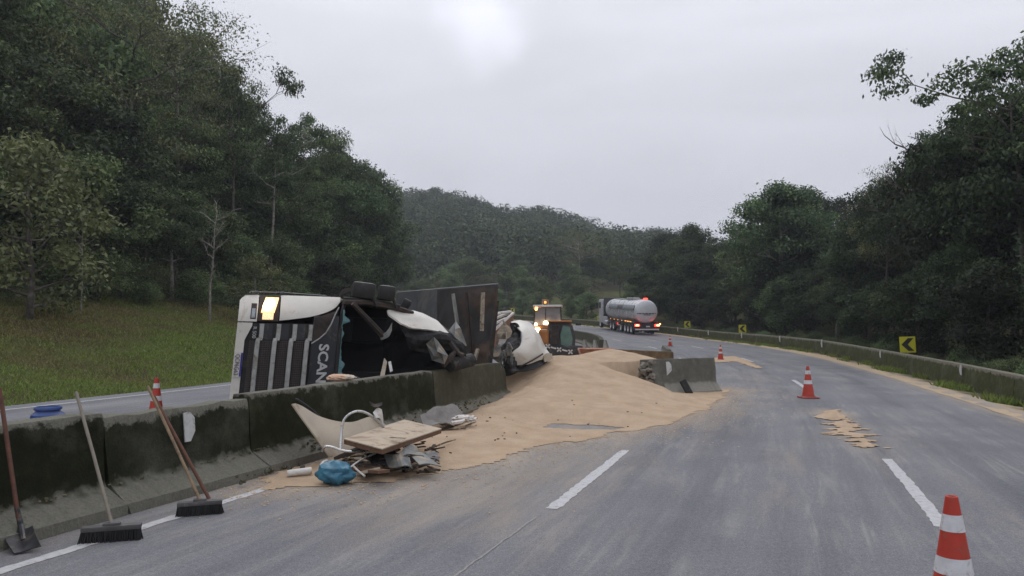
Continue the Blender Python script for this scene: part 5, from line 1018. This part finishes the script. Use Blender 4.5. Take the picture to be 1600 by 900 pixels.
KB('roof_edge', M['loader'], lambda m: m.bbox((-.02, .1, 1.76), (.8, 1.2, .06), None, .03), kc_, True); KB('rear_cover', M['loader'], lambda m: m.bbox((-.6, .3, 1.0), (.34, 1.4, .95), None, .09)); KB('mirror', M['black'], lambda m: m.bbox((.62, -.3, 1.66), (.2, .06, .09), None, .02), kc_)
arm = KB('lift_arm', M['machdark'], lambda m: (m.prism([(-.62, -.6, .98), (.0, -.66, .86), (.62, -.7, .68), (.62, -.7, .44), (-.1, -.66, .58), (-.66, -.6, .66)], (0, .12, 0))))
mb = MB()
for (cx_, cz_) in ((-.5, .88), (-.1, .76), (.3, .68)):
    for a in (45, -45): mb.box((cx_, -.71, cz_), (.2, .012, .05), Matrix.Rotation(R(a), 3, 'Y'))
o = mb.build('white_cross_marks', M['whiteplastic'], arm); o['kind'] = 'stuff'
for (cx_, cz_) in ((-.3, .82), (.1, .73)): KB('white_dash_mark', M['whiteplastic'], lambda m: m.box((cx_, -.70, cz_), (.2, .012, .05), Matrix.Rotation(R(15), 3, 'Y')), arm)
KB('bucket', M['redpaint'], lambda m: (m.patch([[(.55, -.9, .83), (1.1, -.95, .83), (1.75, -1.0, .83)], [(.6, -.7, .6), (1.1, -.7, .62), (1.5, -.75, .68)], [(.66, -.95, .4), (1.05, -1.0, .42), (1.3, -1.05, .5)]], 8, 8, .05), m.patch([[(.57, -.75, .8), (.57, -1.25, .76)], [(.66, -.9, .42), (.66, -1.3, .5)]], 3, 3, .03)))
for x in (-.8, .8):
    for y in (-.2, .95):
        w1 = KB('wheel', M['rubber'], lambda m: m.lathe([(.17, -.12), (.36, -.12), (.4, -.07), (.4, .07), (.36, .12), (.17, .12)], 20, (x, y, .4), Matrix.Rotation(R(90), 3, 'Y')), None, True); KB('rim', M['plank'], lambda m: m.lathe([(0, -.05), (.17, -.07), (.18, .07), (0, .05)], 14, (x, y, .4), Matrix.Rotation(R(90), 3, 'Y')), w1)
# ------------------------------------------------------------------ vegetation
def leafmat(name, cols, trans=.25, obj_var=.35, nsc=.55):
    m = bpy.data.materials.new(name); m.use_nodes = True; t = m.node_tree; t.nodes.clear(); o = N(t, 'ShaderNodeOutputMaterial')
    g = N(t, 'ShaderNodeNewGeometry'); oi = N(t, 'ShaderNodeObjectInfo')
    c = ramp(t, g.outputs['Random Per Island'], [(i / (len(cols) - 1), x) for i, x in enumerate(cols)]).outputs[0]
    hv = N(t, 'ShaderNodeHueSaturation'); t.links.new(c, hv.inputs['Color']); t.links.new(maprange(t, oi.outputs['Random'], 0, 1, .475, .515), hv.inputs['Hue']); t.links.new(maprange(t, oi.outputs['Random'], 0, 1, 1 - obj_var, 1 + obj_var), hv.inputs['Value'])
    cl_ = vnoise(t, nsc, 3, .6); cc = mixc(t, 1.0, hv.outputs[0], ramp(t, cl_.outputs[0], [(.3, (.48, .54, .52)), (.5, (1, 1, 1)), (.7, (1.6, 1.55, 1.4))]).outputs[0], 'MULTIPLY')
    d = N(t, 'ShaderNodeBsdfDiffuse'); tr = N(t, 'ShaderNodeBsdfTranslucent'); gl = N(t, 'ShaderNodeBsdfGlossy', i_Roughness=.45); gl.inputs[0].default_value = (.5, .52, .55, 1)
    t.links.new(cc, d.inputs[0]); t.links.new(cc, tr.inputs[0])
    m1 = N(t, 'ShaderNodeMixShader'); m1.inputs[0].default_value = trans; t.links.new(d.outputs[0], m1.inputs[1]); t.links.new(tr.outputs[0], m1.inputs[2])
    m2 = N(t, 'ShaderNodeMixShader'); m2.inputs[0].default_value = .035; t.links.new(m1.outputs[0], m2.inputs[1]); t.links.new(gl.outputs[0], m2.inputs[2]); t.links.new(m2.outputs[0], o.inputs[0]); return m
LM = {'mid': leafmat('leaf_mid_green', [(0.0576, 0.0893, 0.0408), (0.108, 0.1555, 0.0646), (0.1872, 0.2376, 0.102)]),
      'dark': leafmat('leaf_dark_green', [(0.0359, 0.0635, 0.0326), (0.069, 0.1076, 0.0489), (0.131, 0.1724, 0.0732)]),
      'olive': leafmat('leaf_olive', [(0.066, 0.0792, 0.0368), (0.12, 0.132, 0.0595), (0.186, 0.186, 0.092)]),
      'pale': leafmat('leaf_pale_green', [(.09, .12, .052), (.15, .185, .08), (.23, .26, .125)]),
      'deep': leafmat('leaf_backlit_shade', [(.016, .03, .014), (.034, .055, .024), (.07, .095, .04)]),  # dark green lowered further: shade of the backlit wood put into the leaf colour
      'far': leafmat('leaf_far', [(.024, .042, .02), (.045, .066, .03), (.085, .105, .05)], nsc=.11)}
m_bark = mat('grey_brown_bark', (.085, .072, .058), .95, var=.4, scale=4, dirt=(.2, .19, .17), dirt_amt=.25, bmp=.5, bscale=18)
m_barkp = mat('pale_lichen_bark', (.26, .24, .21), .95, var=.35, scale=5, dirt=(.08, .07, .05), dirt_amt=.35, bmp=.5, bscale=18)
def unit(a): return a / np.maximum(np.linalg.norm(a, axis=1, keepdims=True), 1e-9)
def leaves(rng, cen, rad, per, size, flat=.65, up=.5, shell=.55):
    # cen (n,3), rad (n,) -> leaf quads spread through each clump
    n = len(cen); C = np.repeat(cen, per, 0); Rr = np.repeat(rad, per); k = len(C)
    dv = unit(rng.normal(size=(k, 3))); r = shell + (1 - shell) * rng.random(k) ** .7
    r = np.where(rng.random(k) < .18, r * rng.random(k), r) * (1 + .18 * rng.normal(size=k))
    off = dv * (Rr * r)[:, None]; off[:, 2] *= flat; c = C + off
    nr = unit(dv * .6 + np.array([0, 0, up]) + rng.normal(size=(k, 3)) * .55)
    tg = unit(np.cross(nr, rng.normal(size=(k, 3)))); bn = np.cross(nr, tg)
    l = size * (.65 + .7 * rng.random(k))[:, None]; wd = l * .5
    V = np.stack([c - tg * l * .5, c + bn * wd * .5 - nr * l * .05, c + tg * l * .5 - nr * l * .12, c - bn * wd * .5 - nr * l * .05], 1).reshape(-1, 3)
    return V
def make_tree(seed, h, kind):
    rng = np.random.default_rng(seed); rr = random.Random(seed)
    K = dict(bush=dict(cb=.06, sp=.36, limbs=12, per=210, leaf=.25, flat=.62, top=.8, clump=.20, lm='mid'),
             round=dict(cb=.3, sp=.36, limbs=13, per=200, leaf=.25, flat=.52, top=.85, clump=.17, lm='dark'),
             tall=dict(cb=.5, sp=.33, limbs=13, per=190, leaf=.23, flat=.42, top=.88, clump=.145, lm='mid'),
             airy=dict(cb=.42, sp=.40, limbs=14, per=120, leaf=.17, flat=.36, top=.9, clump=.19, lm='olive'),
             cecropia=dict(cb=.05, sp=.38, limbs=20, per=90, leaf=.30, flat=.55, top=.85, clump=.24, lm='pale'),
             umbrella=dict(cb=.55, sp=.45, limbs=11, per=200, leaf=.25, flat=.34, top=.95, clump=.15, lm='dark'),
             shrub=dict(cb=.05, sp=.55, limbs=9, per=110, leaf=.17, flat=.75, top=.75, clump=.36, lm='mid'),
             bare=dict(cb=.35, sp=.3, limbs=10, per=0, leaf=.2, flat=.4, top=.95, clump=.2, lm='olive'))[kind]
    tm = MB(); lean = Vector((rr.uniform(-.07, .07), rr.uniform(-.07, .07), 0)) * h
    r0 = h * (.016 if kind not in ('shrub',) else .012); tp = []
    for i in range(7):
        f = i / 6; tp.append(Vector((0, 0, f * h * K['top'])) + lean * f * f + Vector((rr.uniform(-1, 1), rr.uniform(-1, 1), 0)) * h * .012 * (i > 0))
    tm.tube(tp, [r0 * (1.25 - 1.05 * i / 6) for i in range(7)], 7)
    def tpt(f):
        x = f * 6; i = min(int(x), 5); return tp[i].lerp(tp[i + 1], x - i)
    cens = []; rads = []
    for k in range(K['limbs']):
        f = K['cb'] / K['top'] + (1 - K['cb'] / K['top']) * (k + .5) / K['limbs']; f = min(.98, max(.03, f + rr.uniform(-.04, .04)))
        az = k * 2.4 + rr.uniform(-.5, .5); a = tpt(f); g_ = (f - K['cb']) / max(1e-3, 1 - K['cb'])
        prof = (math.sin(min(1, max(.08, g_ * .85 + .18)) * math.pi) ** .6) if kind in ('bush', 'round', 'shrub', 'cecropia') else (.65 + .5 * g_ if g_ < .8 else 1.0)
        ln = h * K['sp'] * max(.25, prof) * rr.uniform(.7, 1.15); rise = rr.uniform(.15, .5) * (1.0 if kind not in ('umbrella', 'airy') else .7)
        dr = Vector((math.cos(az), math.sin(az), rise)); pts = [a]
        for i in range(1, 5): pts.append(a + dr * ln * i / 4 + Vector((rr.uniform(-1, 1), rr.uniform(-1, 1), rr.uniform(-.6, 1))) * ln * .05 * i ** .5)
        lr = r0 * (.62 - .35 * f) * (1.3 if kind == 'bare' else 1); tm.tube(pts, [lr * (1 - .2 * i) for i in range(5)], 5, False)
        for q in range({'cecropia': 2, 'bush': 6, 'round': 6}.get(kind, 4)):
            i = rr.choice((1, 2, 3)); b0 = pts[i]; d2 = (dr.normalized() * .6 + Vector((rr.uniform(-1, 1), rr.uniform(-1, 1), rr.uniform(-.1, .8)))).normalized(); l2 = ln * rr.uniform(.3, .55); e = b0 + d2 * l2
            mid = b0.lerp(e, .5) + Vector((rr.uniform(-1, 1), rr.uniform(-1, 1), 1)) * l2 * .07; tm.tube([b0, mid, e], [lr * .4, lr * .26, lr * .1], 4, False)
            cens.append(e); rads.append(h * K['clump'] * rr.uniform(.4, .72))
            if kind in ('bare', 'airy'):
                for _ in range(2): e2 = e + Vector((rr.uniform(-1, 1), rr.uniform(-1, 1), rr.uniform(.1, 1))) * l2 * .45; tm.tube([mid.lerp(e, .6), e2], [lr * .16, lr * .05], 3, False)
        cens.append(pts[-1]); rads.append(h * K['clump'] * rr.uniform(.5, .85))
        if kind in ('bush', 'round', 'shrub'): cens.append(pts[2] + Vector((0, 0, h * .03))); rads.append(h * K['clump'] * rr.uniform(.6, .9))
    cens.append(tp[-1] + Vector((0, 0, h * .06))); rads.append(h * K['clump'] * .6)
    trunk = tm.v, tm.f; me_t = bpy.data.meshes.new('trunk'); me_t.from_pydata(tm.v, [], tm.f); me_t.update(); me_t.materials.append(m_barkp if (kind == 'bare' and seed == 800) or (kind != 'bare' and seed % 4 == 1) else m_bark); me_t.polygons.foreach_set('use_smooth', [True] * len(me_t.polygons))
    me_c = None; topz = max(p.z for p in tm.v)
    if K['per']:
        cn = np.array([list(c) for c in cens]); rd_ = np.array(rads); V = leaves(rng, cn, rd_, K['per'], K['leaf'] * (h / 11) ** .35, K['flat'], shell=.5)
        V[:, 2] = np.maximum(V[:, 2], .02); me_c = raw('crown', V, np.arange(len(V)).reshape(-1, 4), LM[K['lm']]); topz = float(np.percentile(V[:, 2], 99.5))
    return me_t, me_c, topz
TV = {k: [make_tree(sd, h, k) for sd in range(b0, b0 + n)] for k, b0, n, h in (('bush', 100, 4, 9), ('round', 200, 4, 12), ('tall', 300, 3, 16), ('airy', 400, 3, 15), ('cecropia', 500, 2, 9), ('umbrella', 600, 2, 14), ('shrub', 700, 3, 2.6), ('bare', 800, 2, 10))}
TRNG = random.Random(77)
def plant(kind, x, y, height, label, group, name=None, cat='tree', rz=None, sink=.1, squash=1.0, var=None, lm=None):
    tset = TV[kind]; mt, mc, tz = tset[TRNG.randrange(len(tset)) if var is None else var]; k = height / tz
    name = name or {'shrub': 'shrub', 'cecropia': 'cecropia_tree', 'bare': 'bare_tree'}.get(kind, 'broadleaf_tree')
    o = bpy.data.objects.new(name, None); col.objects.link(o); o.empty_display_size = .2; o.location = (x, y, gz(x, y) - sink); o.rotation_euler = (0, 0, TRNG.uniform(0, 6.28) if rz is None else rz)
    wk = k * squash * TRNG.uniform(.92, 1.1); o.scale = (wk, wk, k); tag(o, label, cat, group)
    link('trunk', mt, o)
    if mc:
        cr_ = link('crown', mc, o)
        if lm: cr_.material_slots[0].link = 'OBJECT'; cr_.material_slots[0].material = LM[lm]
    return o
SKY_L = ([-400, -100, 0, 100, 200, 300, 340, 360, 400, 430, 460, 500, 545, 580, 600, 615, 628, 640], [-330, -200, -130, -70, -20, 30, 120, 165, 190, 200, 196, 214, 246, 272, 302, 350, 405, 440])
SKY_R = ([500, 560, 640, 700, 760, 800, 860, 900, 930, 1000, 1020, 1060, 1090, 1115, 1150, 1170, 1200, 1240, 1275, 1300, 1340, 1370, 1400, 1440, 1480, 1510, 1560, 1800], [400, 385, 400, 392, 388, 392, 400, 386, 384, 388, 378, 358, 360, 388, 388, 338, 308, 300, 304, 330, 336, 322, 300, 252, 200, 178, 168, 130])
KL = dict(bush='low bushy ', round='full crowned ', tall='tall slender ', airy='thin open crowned ')
def put(x, y, skyl, frac, kinds, label, group, hmax=24, hmin=3.5, ulim=(-160, 1760), lm=None):
    if y < 4: return None
    g_ = gz(x, y); u, v = pix((x, y, g_ + 4))
    if not ulim[0] < u < ulim[1]: return None
    vt = np.interp(u, *skyl); zt = 1.7 + (Y_HOR - vt) * y / F_PX; hgt = (zt - g_) * frac
    hgt = min(hmax, max(hmin, hgt)); hgt = min(hgt, max(2.5, zt - g_))
    k = TRNG.choice(kinds); label = KL[k] + label
    return plant(k, x, y, hgt, label, group, squash=.95 if hgt < 12 else .8, lm=lm)
# the hillside wood above the grass bank
for row, (dd, ds, fr, kinds) in enumerate([(-24.5, 3.0, .42, ('bush', 'bush', 'round')), (-28, 3.4, .62, ('bush', 'round', 'tall')), (-33, 4.0, .8, ('round', 'tall', 'bush')), (-39, 4.5, .92, ('round', 'tall', 'airy')), (-46, 5.5, .97, ('tall', 'round', 'airy'))]):
    s = -2.0
    while s < 112:
        s += ds * TRNG.uniform(.75, 1.25) * (1 + s / 160); x, y = rd(s, dd + TRNG.uniform(-1.4, 1.4) + (4 if s > 60 else 0)); x = float(x); y = float(y)
        so, do = sd_of([x], [y])
        if do[0] > -17: continue
        put(x, y, SKY_L, fr * TRNG.uniform(.86, 1.04), kinds, ['tree at the foot', 'tree just behind the foot', 'tree in the middle', 'tree in the upper part', 'tree at the back'][row] + ' of the hillside wood above the grass bank', 'trees on the hillside above the grass bank', ulim=(-200, 632))
# the wood on the outside of the bend
for row, (dd, ds, fr, kinds) in enumerate([(3.6, 2.6, .5, ('bush', 'bush', 'round')), (7, 3.2, .78, ('bush', 'round', 'round')), (12, 3.8, .93, ('round', 'tall', 'bush')), (18, 4.6, .98, ('round', 'airy', 'tall')), (26, 6, 1.0, ('round', 'tall'))]):
    s = 12.0
    while s < 128:
        s += ds * TRNG.uniform(.75, 1.25) * (1 + s / 200); x, y = rd(s, float(bar_d(s)) + dd + TRNG.uniform(-1, 1.3)); x = float(x); y = float(y)
        put(x, y, SKY_R, fr * TRNG.uniform(.84, 1.03), kinds, ['dark tree right behind the outer barrier', 'dark tree a few steps behind the outer barrier', 'dark tree inside the wood past the outer barrier', 'dark tree deep in the wood past the outer barrier', 'dark tree at the back of the wood past the outer barrier'][row], 'trees behind the outer barrier of the bend', ulim=(1010, 1750), lm='deep' if TRNG.random() < .7 else None)  # most crowns here get the leaf colour with backlit shade painted in
# across the far end of the bend
for row, (dd, ds, fr, kinds) in enumerate([(4, 5, .42, ('bush', 'bush')), (10, 5.5, .6, ('bush', 'round', 'airy')), (20, 7, .8, ('round', 'bush', 'tall')), (34, 9, .93, ('round', 'tall', 'bush')), (50, 11, 1.0, ('round', 'tall', 'airy'))]):
    s = 96.0
    while s < 172:
        s += ds * TRNG.uniform(.75, 1.25); x, y = rd(s, float(bar_d(s)) + dd + TRNG.uniform(-2, 2)); x = float(x); y = float(y)
        put(x, y, SKY_R, fr * TRNG.uniform(.85, 1.05), kinds, ['hazy tree close to the road across the far end of the bend', 'hazy tree on the verge across the far end of the bend', 'hazy tree in the wood across the far end of the bend', 'hazy tree further up the slope across the far end of the bend', 'hazy tree high on the slope across the far end of the bend'][row], 'trees across the far end of the bend', ulim=(540, 1012), hmax=20)
# trees that stand out
def solo(kind, u, v, D, label, vb=None, squash=1.0, name=None, var=None, rz=None):
    p = P(u, v, D); x = p.x; g_ = gz(x, D); return plant(kind, x, D, p.z - g_, label, None, squash=squash, name=name, var=var, rz=rz)
solo('airy', 205, -25, 44, 'tall open crowned tree with thin branches against the sky at the wood edge', squash=.95, var=0)
solo('airy', 282, 30, 50, 'second tall tree with fine see-through branches above the hillside wood', squash=.62, var=1)
solo('umbrella', 372, 92, 52, 'tree with flat layered dark tufts standing above the hillside wood', squash=.62, var=0)
solo('umbrella', 428, 152, 55, 'lower tree with flat tufted crown beside the taller tufted one', squash=.6, var=1)
solo('cecropia', 55, 205, 27, 'pale big-leaved tree at the edge of the grass bank', squash=.95, var=0)
solo('cecropia', 400, 395, 40, 'small yellow-green big-leaved tree behind the truck headlight', squash=.8, var=1)
solo('bare', 60, 60, 36, 'pale forked bare trunk among the hillside trees', squash=.5, var=0)
solo('umbrella', 1590, 36, 30, 'tall spreading tree towering over the wood by the near chevron sign', squash=.68, var=0, rz=2.2)
solo('bare', 132, 300, 31, 'thin pale bare trunk at the edge of the bank wood beside the big-leaved tree', squash=.4, var=0)
solo('bare', 332, 290, 37, 'pale crooked dead branch in front of the dark wood above the truck', squash=.6, var=0)
solo('umbrella', 1612, 62, 33, 'second spreading crown behind the tall spreading tree', squash=.7, var=1, rz=.5)
solo('bare', 1428, 180, 40, 'dead bare branched snag rising from the roadside wood', squash=.5, var=1)
solo('airy', 1378, 258, 46, 'thin sparse crowned tree against the sky next to the dead snag', squash=.55, var=2)
solo('airy', 905, 362, 150, 'pale branched open tree in front of the far hill', squash=.9, var=1)
solo('round', 1220, 292, 66, 'full rounded dark tree with ragged top beside the open sky', squash=.95, var=1)
solo('round', 1078, 352, 100, 'dark rounded tree standing above the tanker truck', squash=.8, var=2)
for u, v, D in ((1465, 225, 42), (1500, 188, 36), (1548, 172, 34), (1600, 165, 33), (1420, 275, 50), (1350, 330, 52), (1640, 150, 30)): p_ = P(u, v, D); plant('round', p_.x, D, p_.z - gz(p_.x, D), 'tall full crowned dark tree filling the wood by the near chevron sign', 'tall trees by the near chevron sign', squash=.72, lm='deep')  # same leaf colour with the against-the-light darkness painted in
for u, v, D in ((455, 196, 66), (480, 205, 70), (505, 216, 72), (530, 236, 76), (545, 252, 80), (562, 272, 84), (576, 296, 88), (588, 335, 90), (596, 376, 92), (470, 260, 60), (520, 280, 66), (560, 320, 74), (590, 360, 80)): p_ = P(u, v, D); plant(TRNG.choice(('round', 'round', 'tall')), p_.x, D, p_.z - gz(p_.x, D), 'full crowned tree on the shoulder of the hillside wood above the truck', 'trees on the shoulder of the hillside wood', squash=.8)
# low growth at the foot of the woods
for k in range(46):
    s = TRNG.uniform(6, 70); x, y = rd(s, -22.5 + TRNG.uniform(-1.6, 1.4)); u, v = pix((float(x), float(y), 3))
    if -60 < u < 640: plant('shrub', float(x), float(y), TRNG.uniform(1.2, 2.8), 'low leafy shrub along the top of the grass bank', 'shrubs along the top of the grass bank', cat='shrub')
for k in range(64):
    s = 17 + 80 * (k / 64) ** 1.2; x, y = rd(s, float(bar_d(s)) + TRNG.uniform(.9, 2.2)); u, v = pix((float(x), float(y), 1))
    if 1000 < u < 1700: plant('shrub', float(x), float(y), TRNG.uniform(.6, 1.25), 'low leafy shrub growing close behind the outer barrier', 'shrubs behind the outer barrier', cat='shrub')
# ------------------------------------------------------------------ far wooded hill: one mass
rng = np.random.default_rng(9); cx = []; cyy = []
yv = rng.uniform(165, 420, 6500); uv_ = rng.uniform(380, 1420, 6500); xv = (uv_ - 800) / F_PX * yv
keep = rng.random(6500) < np.clip(yv / 330, .3, 1); xv = xv[keep][:3600]; yv = yv[keep][:3600]; zv = ground_z(xv, yv)
V = []
rad = rng.uniform(2.2, 5.6, len(xv)); hgt = rng.uniform(2.5, 10.5, len(xv)); k = 150
C = np.repeat(np.stack([xv, yv, zv + hgt], 1), k, 0); Rr = np.repeat(rad, k); n = len(C); dv = unit(rng.normal(size=(n, 3)) + np.array([0, 0, .45])); off = dv * (Rr * (.72 + .4 * rng.random(n)))[:, None]; off[:, 2] *= .8; c = C + off
nr = unit(dv * .7 + np.array([0, 0, .4]) + rng.normal(size=(n, 3)) * .5); tg = unit(np.cross(nr, rng.normal(size=(n, 3)))); bn = np.cross(nr, tg); l = (.5 + .8 * rng.random(n))[:, None] * .95
V = np.stack([c - tg * l * .5, c + bn * l * .32, c + tg * l * .5, c - bn * l * .32], 1).reshape(-1, 3)
fw = link('far_forest', raw('far_forest', V, np.arange(len(V)).reshape(-1, 4), LM['far'])); fw['kind'] = 'stuff'; fw['label'] = 'distant hazy forest covering the far hill'; fw['category'] = 'forest'
# ------------------------------------------------------------------ grass
def grassmat(name, cols, trans=.3):
    m = bpy.data.materials.new(name); m.use_nodes = True; t = m.node_tree; t.nodes.clear(); o = N(t, 'ShaderNodeOutputMaterial'); g = N(t, 'ShaderNodeNewGeometry'); a = N(t, 'ShaderNodeAttribute', attribute_name='dry')
    c1 = ramp(t, g.outputs['Random Per Island'], [(0, cols[0]), (.5, cols[1]), (1, cols[2])]).outputs[0]; c2 = ramp(t, g.outputs['Random Per Island'], [(0, cols[3]), (.5, cols[4]), (1, cols[5])]).outputs[0]
    cc = mixc(t, a.outputs['Fac'], c1, c2); d = N(t, 'ShaderNodeBsdfDiffuse'); tr = N(t, 'ShaderNodeBsdfTranslucent'); t.links.new(cc, d.inputs[0]); t.links.new(cc, tr.inputs[0]); mxs = N(t, 'ShaderNodeMixShader'); mxs.inputs[0].default_value = trans
    t.links.new(d.outputs[0], mxs.inputs[1]); t.links.new(tr.outputs[0], mxs.inputs[2]); t.links.new(mxs.outputs[0], o.inputs[0]); return m
m_grass = grassmat('bank_grass', [(0.102, 0.144, 0.036), (0.18, 0.246, 0.066), (0.276, 0.336, 0.108), (0.132, 0.1104, 0.048), (0.222, 0.18, 0.084), (0.324, 0.264, 0.144)])
def grass(name, x, y, z, hmin, hmax, dry, label, seed, w_=.022):
    rng = np.random.default_rng(seed); n = len(x); h_ = rng.uniform(hmin, hmax, n); az = rng.uniform(0, 6.283, n); ln = rng.normal(size=(n, 2)) * .45 * h_[:, None]
    b_ = np.stack([x, y, z - .02], 1); sd_ = np.stack([np.cos(az), np.sin(az), az * 0], 1) * (w_ * rng.uniform(.6, 1.5, n))[:, None]; tip = b_ + np.stack([ln[:, 0], ln[:, 1], h_], 1)
    V = np.stack([b_ - sd_, b_ + sd_, tip], 1).reshape(-1, 3); me = raw(name, V, np.arange(len(V)).reshape(-1, 3), m_grass)
    a = me.attributes.new('dry', 'FLOAT', 'POINT'); a.data.foreach_set('value', np.repeat(np.clip(dry, 0, 1), 3).astype('f4')); o = link(name, me); o['kind'] = 'stuff'; o['label'] = label; o['category'] = 'grass'; return o
rng = np.random.default_rng(4); n = 260000; s = rng.uniform(4, 62, n); e = rng.uniform(.0, 15.5, n); x, y = rd(s, -9.75 - e + .25 * np.abs(wav(s, e, 1.5, 3)) * -1); D_ = np.hypot(x, y); u_ = 800 + F_PX * x / np.maximum(y, 1); ok = (u_ > -60) & (u_ < 660) & (rng.random(n) < np.clip(34 / D_, .3, 1)); x = x[ok]; y = y[ok]; e = e[ok]
dry = .0 + .55 * sstep(3.5, 9, e) * (1 - .3 * sstep(11, 15, e)) + .42 * wav(x, y, .55, 6) + .4 * wav(x, y, 2.3, 7)
grass('bank_grass', x, y, ground_z(x, y), .04, .14, dry, 'green and dry brown grass on the sloping roadside bank', 5)
n = 42000; s = 12 + 90 * rng.random(n) ** 1.5; f = rng.random(n); d = bar_d(s) - .95 * f ** 1.6 + .0; x, y = rd(s, d); zz = zroad(s) - vdrop(s) * np.clip((d - edge_d(s)) / (bar_d(s) - edge_d(s)), 0, 1); ok = (wav(x, y, 1.1, 8) + .7 * wav(x, y, 3.5, 3) > -.15 + .9 * f); u_ = 800 + F_PX * x / np.maximum(y, 1); ok &= u_ < 1700
grass('verge_weeds', x[ok], y[ok], zz[ok] + .01, .05, .26, .12 + .3 * wav(x[ok], y[ok], 1, 2), 'green weeds along the foot of the outer barrier', 6)
n = 9000; s = rng.uniform(9.5, 18, n); d = .30 - .18 * rng.random(n); x, y = rd(s, d); ok = wav(x, y, 4, 1) > .25; zz = .38 - (d - .11) * .9
# ------------------------------------------------------------------ damp air
m_h = bpy.data.materials.new('damp_haze'); m_h.use_nodes = True; t = m_h.node_tree; t.nodes.clear(); o = N(t, 'ShaderNodeOutputMaterial'); pv = N(t, 'ShaderNodeVolumePrincipled'); pv.inputs['Color'].default_value = (.86, .9, 1, 1); pv.inputs['Density'].default_value = .0006; t.links.new(pv.outputs[0], o.inputs['Volume'])
hz = MB(); hz.box((0, 300, 50), (1440, 1040, 140)); hz = hz.build('haze', m_h); hz['kind'] = 'stuff'; hz['label'] = 'thin damp haze filling the valley air'; hz['category'] = 'haze'
